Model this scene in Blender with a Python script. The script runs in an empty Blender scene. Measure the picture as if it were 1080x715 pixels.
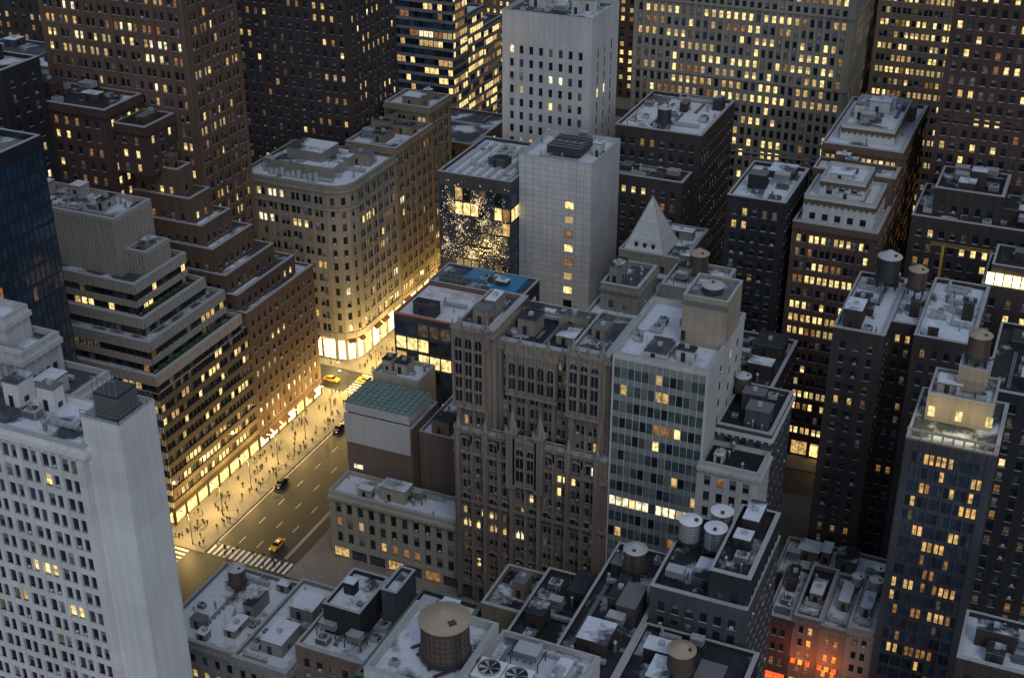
import bpy, math, random
from mathutils import Vector, Matrix
rnd=random.Random(7)
SC=bpy.context.scene; COL=SC.collection
# ------------------------------------------------------------ materials
MATS={}
class NT:
    def __init__(s,name):
        s.m=bpy.data.materials.new(name);s.m.use_nodes=True;s.t=s.m.node_tree;s.b=s.t.nodes['Principled BSDF'];MATS[name]=s.m
    def n(s,ty,**k):
        nd=s.t.nodes.new(ty)
        for a,v in k.items(): setattr(nd,a,v)
        return nd
    def l(s,a,b): s.t.links.new(a,b)
    def math(s,op,a,b=None,c=None):
        nd=s.t.nodes.new('ShaderNodeMath');nd.operation=op
        for i,x in enumerate((a,b,c)):
            if x is None: continue
            if hasattr(x,'links'): s.l(x,nd.inputs[i])
            else: nd.inputs[i].default_value=x
        return nd.outputs[0]
    def pos(s,sc=(1,1,1)):
        g=s.n('ShaderNodeNewGeometry');m=s.n('ShaderNodeMapping');m.inputs['Scale'].default_value=sc
        s.l(g.outputs['Position'],m.inputs['Vector']);return m.outputs[0]
    def noise(s,scale=1,detail=3,sc=(1,1,1),rough=.5):
        nd=s.n('ShaderNodeTexNoise');nd.inputs['Scale'].default_value=scale;nd.inputs['Detail'].default_value=detail;nd.inputs['Roughness'].default_value=rough
        s.l(s.pos(sc),nd.inputs['Vector']);return nd.outputs['Fac']
    def scalecol(s,col,fac):
        v=s.n('ShaderNodeVectorMath',operation='SCALE')
        if hasattr(col,'links'): s.l(col,v.inputs[0])
        else: v.inputs[0].default_value=col[:3]
        s.l(fac,v.inputs['Scale']);return v.outputs[0]
def wallmat(name,c,big=.5,fine=.35,streak=.6,joint=None,rough=.88,spec=.2):
    t=NT(name)
    f=t.math('MULTIPLY_ADD',t.noise(.07,3),big*1.6,1-big*.8)
    f=t.math('ADD',f,t.math('MULTIPLY_ADD',t.noise(2.2,4,rough=.7),fine*1.4,-fine*.7))
    f=t.math('ADD',f,t.math('MULTIPLY_ADD',t.noise(1,3,(1.3,1.3,.05)),streak*1.4,-streak*.7))
    if joint:
        sx,sz,w,dk=joint
        g=t.n('ShaderNodeNewGeometry');sp=t.n('ShaderNodeSeparateXYZ');t.l(g.outputs['Position'],sp.inputs[0])
        h=t.math('ADD',sp.outputs[0],sp.outputs[1])
        a=t.math('LESS_THAN',t.math('FRACT',t.math('DIVIDE',h,sx)),w/sx)
        b=t.math('LESS_THAN',t.math('FRACT',t.math('DIVIDE',sp.outputs[2],sz)),w/sz)
        j=t.math('MAXIMUM',a,b)
        wn=t.n('ShaderNodeTexWhiteNoise',noise_dimensions='2D');cb=t.n('ShaderNodeCombineXYZ')
        t.l(t.math('FLOOR',t.math('DIVIDE',h,sx)),cb.inputs[0]);t.l(t.math('FLOOR',t.math('DIVIDE',sp.outputs[2],sz)),cb.inputs[1]);t.l(cb.outputs[0],wn.inputs['Vector'])
        f=t.math('ADD',f,t.math('MULTIPLY_ADD',wn.outputs['Value'],.12,-.06))
        f=t.math('MULTIPLY',f,t.math('MULTIPLY_ADD',j,-dk,1.0))
    f=t.math('MAXIMUM',f,.15)
    t.l(t.scalecol(c,f),t.b.inputs['Base Color']);t.b.inputs['Roughness'].default_value=rough
    t.b.inputs['Specular IOR Level'].default_value=spec
    return t.m
def roofmat(name,base,snow,snowcol=(.62,.65,.70),sc=.09,soft=.045):
    t=NT(name)
    n1=t.noise(sc,5,rough=.55);n2=t.noise(1.2,4,rough=.65)
    r=t.n('ShaderNodeValToRGB');r.color_ramp.elements[0].position=1-snow-soft;r.color_ramp.elements[1].position=1-snow+soft
    comb=t.math('SUBTRACT',t.math('MULTIPLY_ADD',n2,.12,n1),.06);t.l(comb,r.inputs[0])
    f=t.math('MULTIPLY_ADD',t.noise(.4,5,rough=.7),1.7,.15)
    g=t.n('ShaderNodeNewGeometry');sp=t.n('ShaderNodeSeparateXYZ');t.l(g.outputs['Position'],sp.inputs[0])
    j=t.math('LESS_THAN',t.math('FRACT',t.math('DIVIDE',sp.outputs[0],1.9)),.06)
    f=t.math('MULTIPLY',f,t.math('MULTIPLY_ADD',j,-.4,1.))
    bcol=t.scalecol(base,f);scol=t.scalecol(snowcol,t.math('MULTIPLY_ADD',n2,.6,.65))
    mx=t.n('ShaderNodeMix',data_type='RGBA');t.l(r.outputs[0],mx.inputs[0]);t.l(bcol,mx.inputs[6]);t.l(scol,mx.inputs[7])
    t.l(mx.outputs[2],t.b.inputs['Base Color']);t.b.inputs['Roughness'].default_value=.8
    t.b.inputs['Specular IOR Level'].default_value=.25
    return t.m
def plain(name,c,rough=.6,metal=0,var=.4,vs=2.):
    t=NT(name);f=t.math('MULTIPLY_ADD',t.noise(vs,4,rough=.65),var*2,1-var)
    t.l(t.scalecol(c,f),t.b.inputs['Base Color']);t.b.inputs['Roughness'].default_value=rough;t.b.inputs['Metallic'].default_value=metal
    return t.m
def glassmat(name,c,rough=.12,var=1.2,spec=.6):
    t=NT(name)
    f=t.math('MULTIPLY_ADD',t.noise(.45,2),var*2,max(0.05,1-var))  # base colour varies so some panes seem to reflect brighter
    f=t.math('MAXIMUM',f,.1)
    t.l(t.scalecol(c,f),t.b.inputs['Base Color']);t.b.inputs['Roughness'].default_value=rough;t.b.inputs['Specular IOR Level'].default_value=spec
    bp=t.n('ShaderNodeBump');bp.inputs['Strength'].default_value=.12;bp.inputs['Distance'].default_value=.3;t.l(t.noise(.8,2),bp.inputs['Height']);t.l(bp.outputs[0],t.b.inputs['Normal'])
    return t.m
def litmat(name,c,st,sample=False,lo=.25,sc=1.1):
    t=NT(name)
    n=t.noise(sc,3,(1,1,.8),rough=.6);r=t.n('ShaderNodeValToRGB');r.color_ramp.elements[0].position=.36;r.color_ramp.elements[1].position=.62
    r.color_ramp.elements[0].color=(lo,lo,lo,1);t.l(n,r.inputs[0])
    t.b.inputs['Base Color'].default_value=(.05,.04,.03,1);t.b.inputs['Roughness'].default_value=.2
    t.b.inputs['Emission Color'].default_value=(*c,1)
    t.l(t.math('MULTIPLY',r.outputs[0],st),t.b.inputs['Emission Strength'])
    t.m.cycles.emission_sampling='AUTO' if sample else 'NONE'
    return t.m
glassmat('g',(.010,.014,.021));glassmat('g2',(.038,.052,.074),.08);glassmat('gteal',(.045,.062,.06),.12);glassmat('gpale',(.12,.145,.14),.12,.8);glassmat('gblue',(.014,.032,.062),.08);glassmat('gblack',(.008,.013,.022),.05,1.,.8);glassmat('groof',(.20,.29,.27),.3,.4)
plain('blind',(.15,.15,.145),.8);plain('blind2',(.30,.30,.29),.8)
litmat('la',(1,.73,.29),1.8);litmat('lb',(1,.63,.22),.85);litmat('lc',(1,.48,.16),.34);litmat('ld',(1,.86,.54),1.7);litmat('le',(1,.72,.34),.55,lo=.6)
litmat('lo',(1,.56,.17),1.0);litmat('ldim',(.9,.65,.4),.10,lo=.15);litmat('lr',(1,.26,.04),1.7,lo=.4)
litmat('shop',(1,.66,.2),3.2,True,.3,.8);litmat('shopw',(1,.80,.38),4.6,True,.35,.8);litmat('sred',(1,.1,.02),2.4,True,.3);litmat('sorange',(1,.3,.05),2.,True,.3)
litmat('fairy',(1,.76,.42),3.4,False,.3);litmat('lamp',(1,.75,.4),30.,False,.9);litmat('crownlit',(1,.80,.32),1.4,False,.3,.5)
plain('fdark',(.02,.02,.023),.5);plain('flight',(.28,.275,.26),.6);plain('fgrey',(.14,.145,.15),.5)
wallmat('w_brown',(.115,.075,.056));wallmat('w_redbrown',(.074,.046,.041));wallmat('w_darkbrown',(.050,.040,.039));wallmat('w_black',(.027,.028,.033))
wallmat('w_gothic',(.215,.178,.147),.5,.6,.7);wallmat('w_grey',(.19,.193,.195));wallmat('w_dkgrey',(.058,.062,.071));wallmat('w_white',(.60,.595,.58),.25,.12,.25,joint=(7,3.6,.06,.12));wallmat('w_offwhite',(.44,.437,.425),.3,.2,.3)
wallmat('w_panel',(.47,.48,.485),.25,.12,.25,joint=(2.1,1.55,.13,.4));wallmat('w_conc',(.30,.25,.195),.35,.25,.5,joint=(3.1,2.3,.06,.2));wallmat('w_tan',(.20,.158,.116),.35,.2,.5)
wallmat('w_limestone',(.24,.222,.193),.35,.25,.5);wallmat('w_ltgrey',(.45,.448,.438),.3,.2,.35);wallmat('w_brick',(.16,.12,.097),.4,.5,.4);wallmat('w_bronze',(.045,.035,.027),.4,.3,.3,rough=.5)
wallmat('w_teal',(.20,.225,.212),.3,.2,.5);wallmat('w_cream',(.36,.328,.267),.3,.2,.4);wallmat('w_rib',(.38,.348,.297),.3,.3,.3,joint=(.75,90,.28,.5));wallmat('w_ribd',(.15,.115,.08),.3,.3,.3,joint=(.75,90,.28,.5));wallmat('w_ribp',(.30,.282,.255),.3,.2,.3);wallmat('w_glassblack',(.015,.022,.03),.2,.1,.1,rough=.25,spec=.5)
wallmat('w_pyramid',(.52,.525,.53),.3,.3,.3,joint=(50,1.4,.12,.25))
roofmat('r_dark',(.029,.031,.036),.42);roofmat('r_mid',(.064,.068,.076),.47);roofmat('r_snow',(.064,.068,.077),.53);roofmat('r_black',(.018,.019,.023),.38);roofmat('r_grey',(.15,.15,.155),.48);roofmat('r_white',(.10,.106,.118),.60)
roofmat('r_green',(.03,.045,.026),.36);roofmat('r_pale',(.36,.25,.22),.62,(.62,.61,.62),.12,.08)
plain('coping',(.34,.34,.345),.7);plain('copingd',(.13,.13,.135),.7);plain('rededge',(.42,.12,.05),.7)
plain('metal',(.28,.29,.3),.45,.5);plain('metald',(.055,.057,.062),.5,.3);plain('galv',(.40,.41,.425),.5,.3);plain('greensteel',(.13,.19,.17),.6)
plain('wood',(.10,.072,.052),.85,0,.5,3);plain('tankroof',(.33,.26,.18),.8,0,.3);plain('tankroofg',(.38,.38,.39),.8,0,.3);plain('white',(.66,.68,.71),.7,0,.2);plain('bluetarp',(.03,.19,.36),.5,0,.3)
plain('taxi',(.85,.42,.02),.35,0,.05);plain('black',(.02,.02,.02),.4,0,.1);plain('carwhite',(.6,.6,.6),.35,0,.05);plain('rubber',(.02,.02,.02),.9);plain('skin',(.4,.25,.18),.7)
plain('coat1',(.02,.022,.03),.9);plain('coat2',(.12,.03,.03),.9);plain('coat3',(.2,.17,.13),.9);plain('trous',(.02,.022,.03),.9);plain('bark',(.06,.045,.035),.9);plain('awning',(.07,.03,.02),.8);plain('yellow',(.4,.24,.04),.5)
plain('bronzegreen',(.10,.16,.12),.7);plain('hedge',(.035,.06,.022),.95,0,.6,4)
t=NT('asphalt');f=t.math('ADD',t.math('MULTIPLY_ADD',t.noise(.25,4,(1,.15,1)),1.,.4),t.math('MULTIPLY_ADD',t.noise(3,5),.4,-.2));t.l(t.scalecol((.027,.030,.038),f),t.b.inputs['Base Color']);t.b.inputs['Roughness'].default_value=.55
wallmat('pavement',(.22,.205,.18),.5,.5,.0,joint=(1.5,50,.06,.35));wallmat('ground',(.04,.04,.042))
t=NT('paint');n=t.noise(2.5,5,rough=.8);t.l(t.scalecol((.78,.78,.76),t.math('MULTIPLY_ADD',n,.9,.5)),t.b.inputs['Base Color'])
# ------------------------------------------------------------ mesh builder
class MB:
    def __init__(s): s.v=[];s.f=[];s.m=[];s.mats=[]
    def mi(s,k):
        if k not in s.mats: s.mats.append(k)
        return s.mats.index(k)
    def face(s,pts,k):
        b=len(s.v);s.v.extend(pts);s.f.append(tuple(range(b,b+len(pts))));s.m.append(s.mi(k))
    def box(s,x0,x1,y0,y1,z0,z1,k,bottom=False,top=True,kt=None):
        s.face([(x0,y0,z0),(x1,y0,z0),(x1,y0,z1),(x0,y0,z1)],k);s.face([(x1,y0,z0),(x1,y1,z0),(x1,y1,z1),(x1,y0,z1)],k)
        s.face([(x1,y1,z0),(x0,y1,z0),(x0,y1,z1),(x1,y1,z1)],k);s.face([(x0,y1,z0),(x0,y0,z0),(x0,y0,z1),(x0,y1,z1)],k)
        if top: s.face([(x0,y0,z1),(x1,y0,z1),(x1,y1,z1),(x0,y1,z1)],kt or k)
        if bottom: s.face([(x0,y1,z0),(x1,y1,z0),(x1,y0,z0),(x0,y0,z0)],k)
    def poly(s,pts,z0,z1,k,kt=None):
        n=len(pts)
        for i in range(n):
            a=pts[i];b=pts[(i+1)%n];s.face([(a[0],a[1],z0),(b[0],b[1],z0),(b[0],b[1],z1),(a[0],a[1],z1)],k)
        s.face([(p[0],p[1],z1) for p in pts],kt or k)
    def cyl(s,cx,cy,z0,z1,r0,r1,n,k,cap=True,kc=None):
        a=[(math.cos(2*math.pi*i/n),math.sin(2*math.pi*i/n)) for i in range(n)]
        for i in range(n):
            p=a[i];q=a[(i+1)%n]
            if r1>1e-4: s.face([(cx+p[0]*r0,cy+p[1]*r0,z0),(cx+q[0]*r0,cy+q[1]*r0,z0),(cx+q[0]*r1,cy+q[1]*r1,z1),(cx+p[0]*r1,cy+p[1]*r1,z1)],k)
            else: s.face([(cx+p[0]*r0,cy+p[1]*r0,z0),(cx+q[0]*r0,cy+q[1]*r0,z0),(cx,cy,z1)],k)
        if cap and r1>1e-4: s.face([(cx+p[0]*r1,cy+p[1]*r1,z1) for p in a],kc or k)
    def tube(s,a,b,r0,r1,k,n=5):
        a=Vector(a);b=Vector(b);d=(b-a)
        if d.length<1e-6:return
        d.normalize();u=d.orthogonal().normalized();w=d.cross(u)
        for i in range(n):
            t0=2*math.pi*i/n;t1=2*math.pi*(i+1)/n
            p=u*math.cos(t0)+w*math.sin(t0);q=u*math.cos(t1)+w*math.sin(t1)
            s.face([tuple(a+p*r0),tuple(a+q*r0),tuple(b+q*r1),tuple(b+p*r1)],k)
    def fbox(s,A,t,n,s0,s1,z0,z1,d0,d1,k):
        def P(u,d,z): return (A[0]+t[0]*u+n[0]*d,A[1]+t[1]*u+n[1]*d,z)
        s.face([P(s0,d1,z0),P(s1,d1,z0),P(s1,d1,z1),P(s0,d1,z1)],k)
        s.face([P(s1,d1,z0),P(s1,d0,z0),P(s1,d0,z1),P(s1,d1,z1)],k);s.face([P(s0,d0,z0),P(s0,d1,z0),P(s0,d1,z1),P(s0,d0,z1)],k)
        s.face([P(s0,d1,z1),P(s1,d1,z1),P(s1,d0,z1),P(s0,d0,z1)],k);s.face([P(s0,d0,z0),P(s1,d0,z0),P(s1,d1,z0),P(s0,d1,z0)],k)
    def mesh(s,name,off=(0,0,0)):
        me=bpy.data.meshes.new(name);me.from_pydata([(v[0]-off[0],v[1]-off[1],v[2]-off[2]) for v in s.v],[],s.f)
        for k in s.mats: me.materials.append(MATS[k])
        me.polygons.foreach_set('material_index',s.m);me.update();return me
    def obj(s,name,parent=None,base=(0,0,0),label=None):
        if not s.f: return None
        o=bpy.data.objects.new(name,s.mesh(name,base));COL.objects.link(o)
        if parent: o.parent=parent
        else: o.location=base
        if label:o['label']=label
        return o
def empty(name,loc,label,cat,group=None):
    e=bpy.data.objects.new(name,None);e.empty_display_size=1;COL.objects.link(e);e.location=loc;e['label']=label;e['category']=cat
    if group:e['group']=group
    return e
CAM=Vector((0,0,200))
# ------------------------------------------------------------ windows
VAR={'g':('g','g'),'gb':('blind','g'),'gB':('blind2','blind'),'la':('la','la'),'lab':('le','la'),'lb':('lb','lb'),'lc':('lc','lc'),'ld':('ld','ld'),'le':('le','le'),'lo':('lo','lo'),'lr':('lr','lr'),
 'dim':('ldim','ldim'),'g2':('g2','g2'),'gteal':('gteal','gteal'),'gpale':('gpale','gpale'),'gblue':('gblue','gblue'),'gblack':('gblack','gblack'),'lcb':('blind','lb'),'gac':('g','g'),'blind':('blind','blind')}
def win_geom(w,h,var,fr,split,sd):
    a,b=VAR[var];L=[];x=w/2;z=h/2;e=min(.09,w*.1)
    L.append(([(-x,-.02,-z),(x,-.02,-z),(x,-.02,z),(-x,-.02,z)],fr))
    if split:
        L.append(([(-x+e,-.05,-z+e),(x-e,-.05,-z+e),(x-e,-.05,-.04),(-x+e,-.05,-.04)],b))
        L.append(([(-x+e,-.07,.04),(x-e,-.07,.04),(x-e,-.07,z-e),(-x+e,-.07,z-e)],a))
    else: L.append(([(-x+e,-.05,-z+e),(x-e,-.05,-z+e),(x-e,-.05,z-e),(-x+e,-.05,z-e)],b))
    if var=='gac':
        q=.33;y=-.45
        L.append(([(-q,y,-z),(q,y,-z),(q,y,-z+.42),(-q,y,-z+.42)],'galv'));L.append(([(-q,y,-z+.42),(q,y,-z+.42),(q,0,-z+.42),(-q,0,-z+.42)],'white'));L.append(([(q,y,-z),(q,0,-z),(q,0,-z+.42),(q,y,-z+.42)],'galv'))
    if sd>0:
        y=-(sd+.1);z0=-z-.14;z1=-z
        L.append(([(-x-.1,y,z0),(x+.1,y,z0),(x+.1,y,z1),(-x-.1,y,z1)],'coping'));L.append(([(-x-.1,y,z1),(x+.1,y,z1),(x+.1,0,z1),(-x-.1,0,z1)],'coping'))
    return L
WC={}
def win_mesh(w,h,var,fr,split,sd):
    k=(round(w,2),round(h,2),var,fr,split,round(sd,2))
    if k not in WC:
        m=MB()
        for q,mt in win_geom(w,h,var,fr,split,sd): m.face(q,mt)
        WC[k]=m.mesh('window')
    return WC[k]
def F(**k):
    d=dict(fh=3.7,bw=3.4,n=1,ww=1.3,wh=1.9,sill=1.0,g=.3,dp=.35,dm=None,ds=.3,em=.9,lit=.12,frame='fdark',split=True,base=0,top=1.3,sb=True,fill=False,pw=.5,pal='w',glass='g',kp=None,ks=None,shop=None,cols=None,clus=True,rows={})
    d.update(k);return d
def V(d,**k): q=dict(d);q.update(k);return q
PAL={'w':['la','lab','lb','lb','lc','ld','lc','le'],'a':['lo','lb','lc','lb','lc','dim'],'y':['la','la','lb','lab','lc','la','le'],'d':['lc','dim','lb','dim'],'o':['lb','lc','lab','la','dim'],'b':['ld','ld','la','le'],'r':['lr','lr','lo','lc']}
def facade(mb,wins,A,B,z0,z1,fc,wall,ext0=0,ext1=0):
    A=Vector(A);B=Vector(B);L=(B-A).length;t=(B-A)/L;n=Vector((t.y,-t.x))
    hh=z1-z0-fc['base']-fc['top'];nf=max(1,int(hh/fc['fh']+.35))
    fh=hh/nf;zb=z0+fc['base'];wh=min(fc['wh'],fh-.35);em=fc['em'];nn=fc['n']
    if L<4.2: em=.45;nn=1
    cols=[];us=L-2*em
    if fc['cols'] is not None:
        cols=[c*L-fc['ww']/2 for c in fc['cols']];ww=fc['ww'];edges=set()
    else:
        nb=max(1,round(us/fc['bw']));bay=us/nb
        ww=(bay-fc['pw']-(nn-1)*fc['g'])/nn if fc['fill'] else min(fc['ww'],(bay-.3-(nn-1)*fc['g'])/nn)
        tot=nn*ww+(nn-1)*fc['g'];edges=set()
        for b in range(nb):
            s=em+b*bay+(bay-tot)/2
            edges.add(len(cols))
            for i in range(nn): cols.append(s+i*(ww+fc['g']))
    kp=fc['kp'] or wall;ks=fc['ks'] or wall;dp=fc['dp'];ds=fc['ds'];dm=fc['dm'] if fc['dm'] is not None else dp
    if abs(dm-ds)<.005: dm-=.006
    if abs(dp-ds)<.005: dp+=.006
    cur=-ext0
    for i,c in enumerate(cols):
        d=dp if (i in edges or i==0) else dm
        if c-cur>.02: mb.fbox(A,t,n,cur,c,zb,z1,0,d,kp)
        cur=c+ww
    mb.fbox(A,t,n,cur,L+ext1,zb,z1,0,dp,kp)
    zz=zb
    for r in range(nf+1):
        top=zb+r*fh+fc['sill'] if r<nf else z1-.004
        if top-zz>.02: mb.fbox(A,t,n,-ext0+.004,L+ext1-.004,zz,top,0,ds,ks)
        if r<nf: zz=top+wh
    ang=math.atan2(n.y,n.x)+math.pi/2
    for r in range(nf):
        p=fc['lit']*(rnd.choice([.25,.6,1,1.2,2.0]) if fc['clus'] else 1)
        pal=fc['pal']
        if r in fc['rows']: p,pal=fc['rows'][r]
        run=0;rv=None
        for c in cols:
            s=c+ww/2;q=A+t*s;z=zb+r*fh+fc['sill']+wh/2
            if run>0: var=rv;run-=1
            elif rnd.random()<p:
                var=rnd.choice(PAL[pal]);rv=var;run=rnd.choice([0,0,0,1,2]) if fc['clus'] else 0
            else:
                var=fc['glass'];x=rnd.random()
                if isinstance(var,tuple): var=rnd.choice(var)
                if fc['glass']=='g': var='gB' if x<.05 else ('gb' if x<.19 else ('dim' if x<.25 else ('g2' if x<.36 else ('gac' if x<.46 and fc['split'] else 'g'))))
            wins.append((q.x,q.y,z,ang,ww,wh,var,fc['frame'],fc['split'],ds if fc['sb'] else 0))
    if fc['base']>0:
        nb=max(1,round(L/5.0));bay=L/nb;z2=z0+fc['base']
        mb.fbox(A,t,n,-ext0,L+ext1,z2-1.1,z2-.003,0,max(ds,dp)+.12,kp)
        for b in range(nb+1):
            s0=max(-ext0,b*bay-.35);s1=min(L+ext1,b*bay+.35);mb.fbox(A,t,n,s0,s1,z0,z2-1.1,0,dp+.02,kp)
        SH=fc['shop']
        for b in range(nb):
            wins.append(('shop',A,t,n,b*bay+.35,(b+1)*bay-.35,z0+.5,z2-1.1,ang,rnd.choice(SH) if SH else 'g'))
def building(name,label,cat,tiers,wall,roof='r_dark',fc=None,ph=1.0,cop='coping',cornice=None,clut=4,extra=None):
    T=[]
    for t in tiers:
        if isinstance(t,tuple): t=dict(b=t)
        T.append(t)
    b=T[0]['b'];base=((b[0]+b[1])/2,(b[2]+b[3])/2,0)
    E=empty(name,base,label,cat)
    mb=MB();rf=MB();pp=MB();cn=MB();wins=[]
    fc=fc or F()
    for t in T:
        x0,x1,y0,y1,z0,z1=t['b'];f_=t.get('f',fc);w=t.get('w',wall);rk=t.get('r',roof);cp=t.get('cop',cop)
        d=max(f_['dp'],f_['ds'])+.02 if f_!='blank' else .02
        if 'poly' in t:
            pts=t['poly'];mb.poly(pts,z0,z1,w)
            n=len(pts)
            for i in range(n):
                A=Vector(pts[i]);B=Vector(pts[(i+1)%n]);tt=(B-A).normalized();nn=Vector((tt.y,-tt.x))
                if nn.x>-.05 and nn.y<.05: facade(mb,wins,A,B,z0,z1,f_,w,.1,.1)
            rf.face([(p[0],p[1],z1+.05) for p in pts],rk)
            for i in range(n):
                A=Vector(pts[i]);B=Vector(pts[(i+1)%n]);L=(B-A).length;tt=(B-A)/L;nn=Vector((tt.y,-tt.x))
                pp.fbox(A,tt,nn,-.15+.003*i,L+.15,z1,z1+ph+.003*i,-.45,d+.004*i,w)
                for k,zc in enumerate((z1-.9,z1-6.5,z0+f_['base']+.1)): cn.fbox(A,tt,nn,-.35,L+.35,zc+.004*i,zc+.7+.004*i,0,d+.7-.25*k+.004*i,w)
        else:
            mb.box(x0,x1,y0,y1,z0,z1,w)
            if f_!='blank':
                fS=t.get('fS',f_);fE=t.get('fE',f_)
                if fS!='blank': facade(mb,wins,(x0,y0),(x1,y0),z0,z1,fS,t.get('wS',w),0,(fS['ds'] if fE!='blank' else 0))
                if fE!='blank': facade(mb,wins,(x1,y0),(x1,y1),z0,z1,fE,t.get('wE',w),-.001,0)
            if not t.get('np'):
                p=t.get('ph',ph);e=d
                rf.face([(x0+.3,y0+.2,z1+.05),(x1-.2,y0+.2,z1+.05),(x1-.2,y1-.3,z1+.05),(x0+.3,y1-.3,z1+.05)],rk)
                if p:
                    th=.4;h=z1+p
                    pp.box(x0,x1+e,y0-e,y0+th,z1,h,w);pp.box(x1-th,x1+e,y0+th,y1,z1,h,w);pp.box(x0,x0+th,y0+th,y1-th,z1,h,w);pp.box(x0+th,x1-th,y1-th,y1,z1,h,w)
                    pp.box(x0-.06,x1+e+.06,y0-e-.06,y0+th+.05,h,h+.14,cp,True);pp.box(x1-th-.05,x1+e+.06,y0+th+.05,y1,h,h+.14,cp,True)
                    pp.box(x0-.06,x0+th+.05,y0+th+.05,y1,h,h+.14,cp,True);pp.box(x0+th+.05,x1-th-.05,y1-th-.05,y1+.03,h,h+.14,cp,True)
                cc=t.get('corn',cornice)
                if cc:
                    pr,hh,kk=cc
                    cn.box(x0-.05,x1+e+pr,y0-e-pr,y0-e+.01,z1-hh,z1+.12,kk,True);cn.box(x1+e-.01,x1+e+pr,y0-e+.011,y1+.05,z1-hh,z1+.12,kk,True)
                    s=x0+.5
                    while s<x1: cn.box(s,s+.45,y0-e-pr*.6,y0-e-.003,z1-hh-.6,z1-hh-.003,kk,True);s+=1.5
                    s=y0+.5
                    while s<y1: cn.box(x1+e+.003,x1+e+pr*.6,s,s+.45,z1-hh-.6,z1-hh-.003,kk,True);s+=1.5
            if t.get('band'):
                e=d
                for zb in t['band']:
                    cn.box(x0-.05,x1+e+.35,y0-e-.35,y0-e+.01,zb,zb+.7,w,True);cn.box(x1+e-.01,x1+e+.35,y0-e+.011,y1+.05,zb,zb+.7,w,True)
    if extra: extra(mb,rf,pp,cn,E,base)
    mb.obj('wall',E,base);rf.obj('roof',E,base);pp.obj('parapet',E,base);cn.obj('cornice',E,base)
    shops=[w for w in wins if w[0]=='shop'];wins=[w for w in wins if w[0]!='shop']
    wins.sort(key=lambda w:(Vector(w[:3])-CAM).length)
    for w in wins[:100]:
        o=bpy.data.objects.new('window',win_mesh(*w[4:]));COL.objects.link(o);o.parent=E;o.location=(w[0]-base[0],w[1]-base[1],w[2]);o.rotation_euler=(0,0,w[3])
    if len(wins)>100:
        m=MB()
        for w in wins[100:]:
            c=math.cos(w[3]);s=math.sin(w[3])
            for q,k in win_geom(*w[4:]): m.face([(w[0]+p[0]*c-p[1]*s,w[1]+p[0]*s+p[1]*c,w[2]+p[2]) for p in q],k)
        o=m.obj('window',E,base);o['kind']='stuff';o['label']='remaining small windows of the facades'
    for _,A,t,n,s0,s1,z0,z1,ang,k in shops:
        m=MB();m.fbox(A,t,n,s0,s1,z0,z1,0,.08,'fdark');md=(s0+s1)/2;zt=z1-.9
        m.fbox(A,t,n,s0+.15,md-.08,z0+.2,zt,.08,.12,k);m.fbox(A,t,n,md+.08,s1-.15,z0+.2,zt,.08,.12,k);m.fbox(A,t,n,s0+.15,s1-.15,zt+.12,z1-.2,.08,.12,'lb' if k[:2]=='sh' else k)
        m.obj('shop_window',E,base)
        if k[:2]=='sh' and rnd.random()<.35:
            m=MB()
            def P(u,d,z): return (A[0]+t[0]*u+n[0]*d,A[1]+t[1]*u+n[1]*d,z)
            m.face([P(s0,.5,z1),P(s1,.5,z1),P(s1,1.7,z1-.8),P(s0,1.7,z1-.8)],'awning');m.face([P(s0,1.7,z1-.8),P(s1,1.7,z1-.8),P(s1,1.7,z1-1.),P(s0,1.7,z1-1.)],'awning');m.obj('awning',E,base)
    for t in T:
        if t.get('np') or 'c' in t and t['c']==0: continue
        x0,x1,y0,y1,z0,z1=t['b'];n=t.get('c',clut)
        clutter(E,base,x0+1,x1-1,y0+1,y1-1,z1+.05,n,t.get('w',wall),t.get('avoid'))
    return E
ACS=[]
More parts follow.
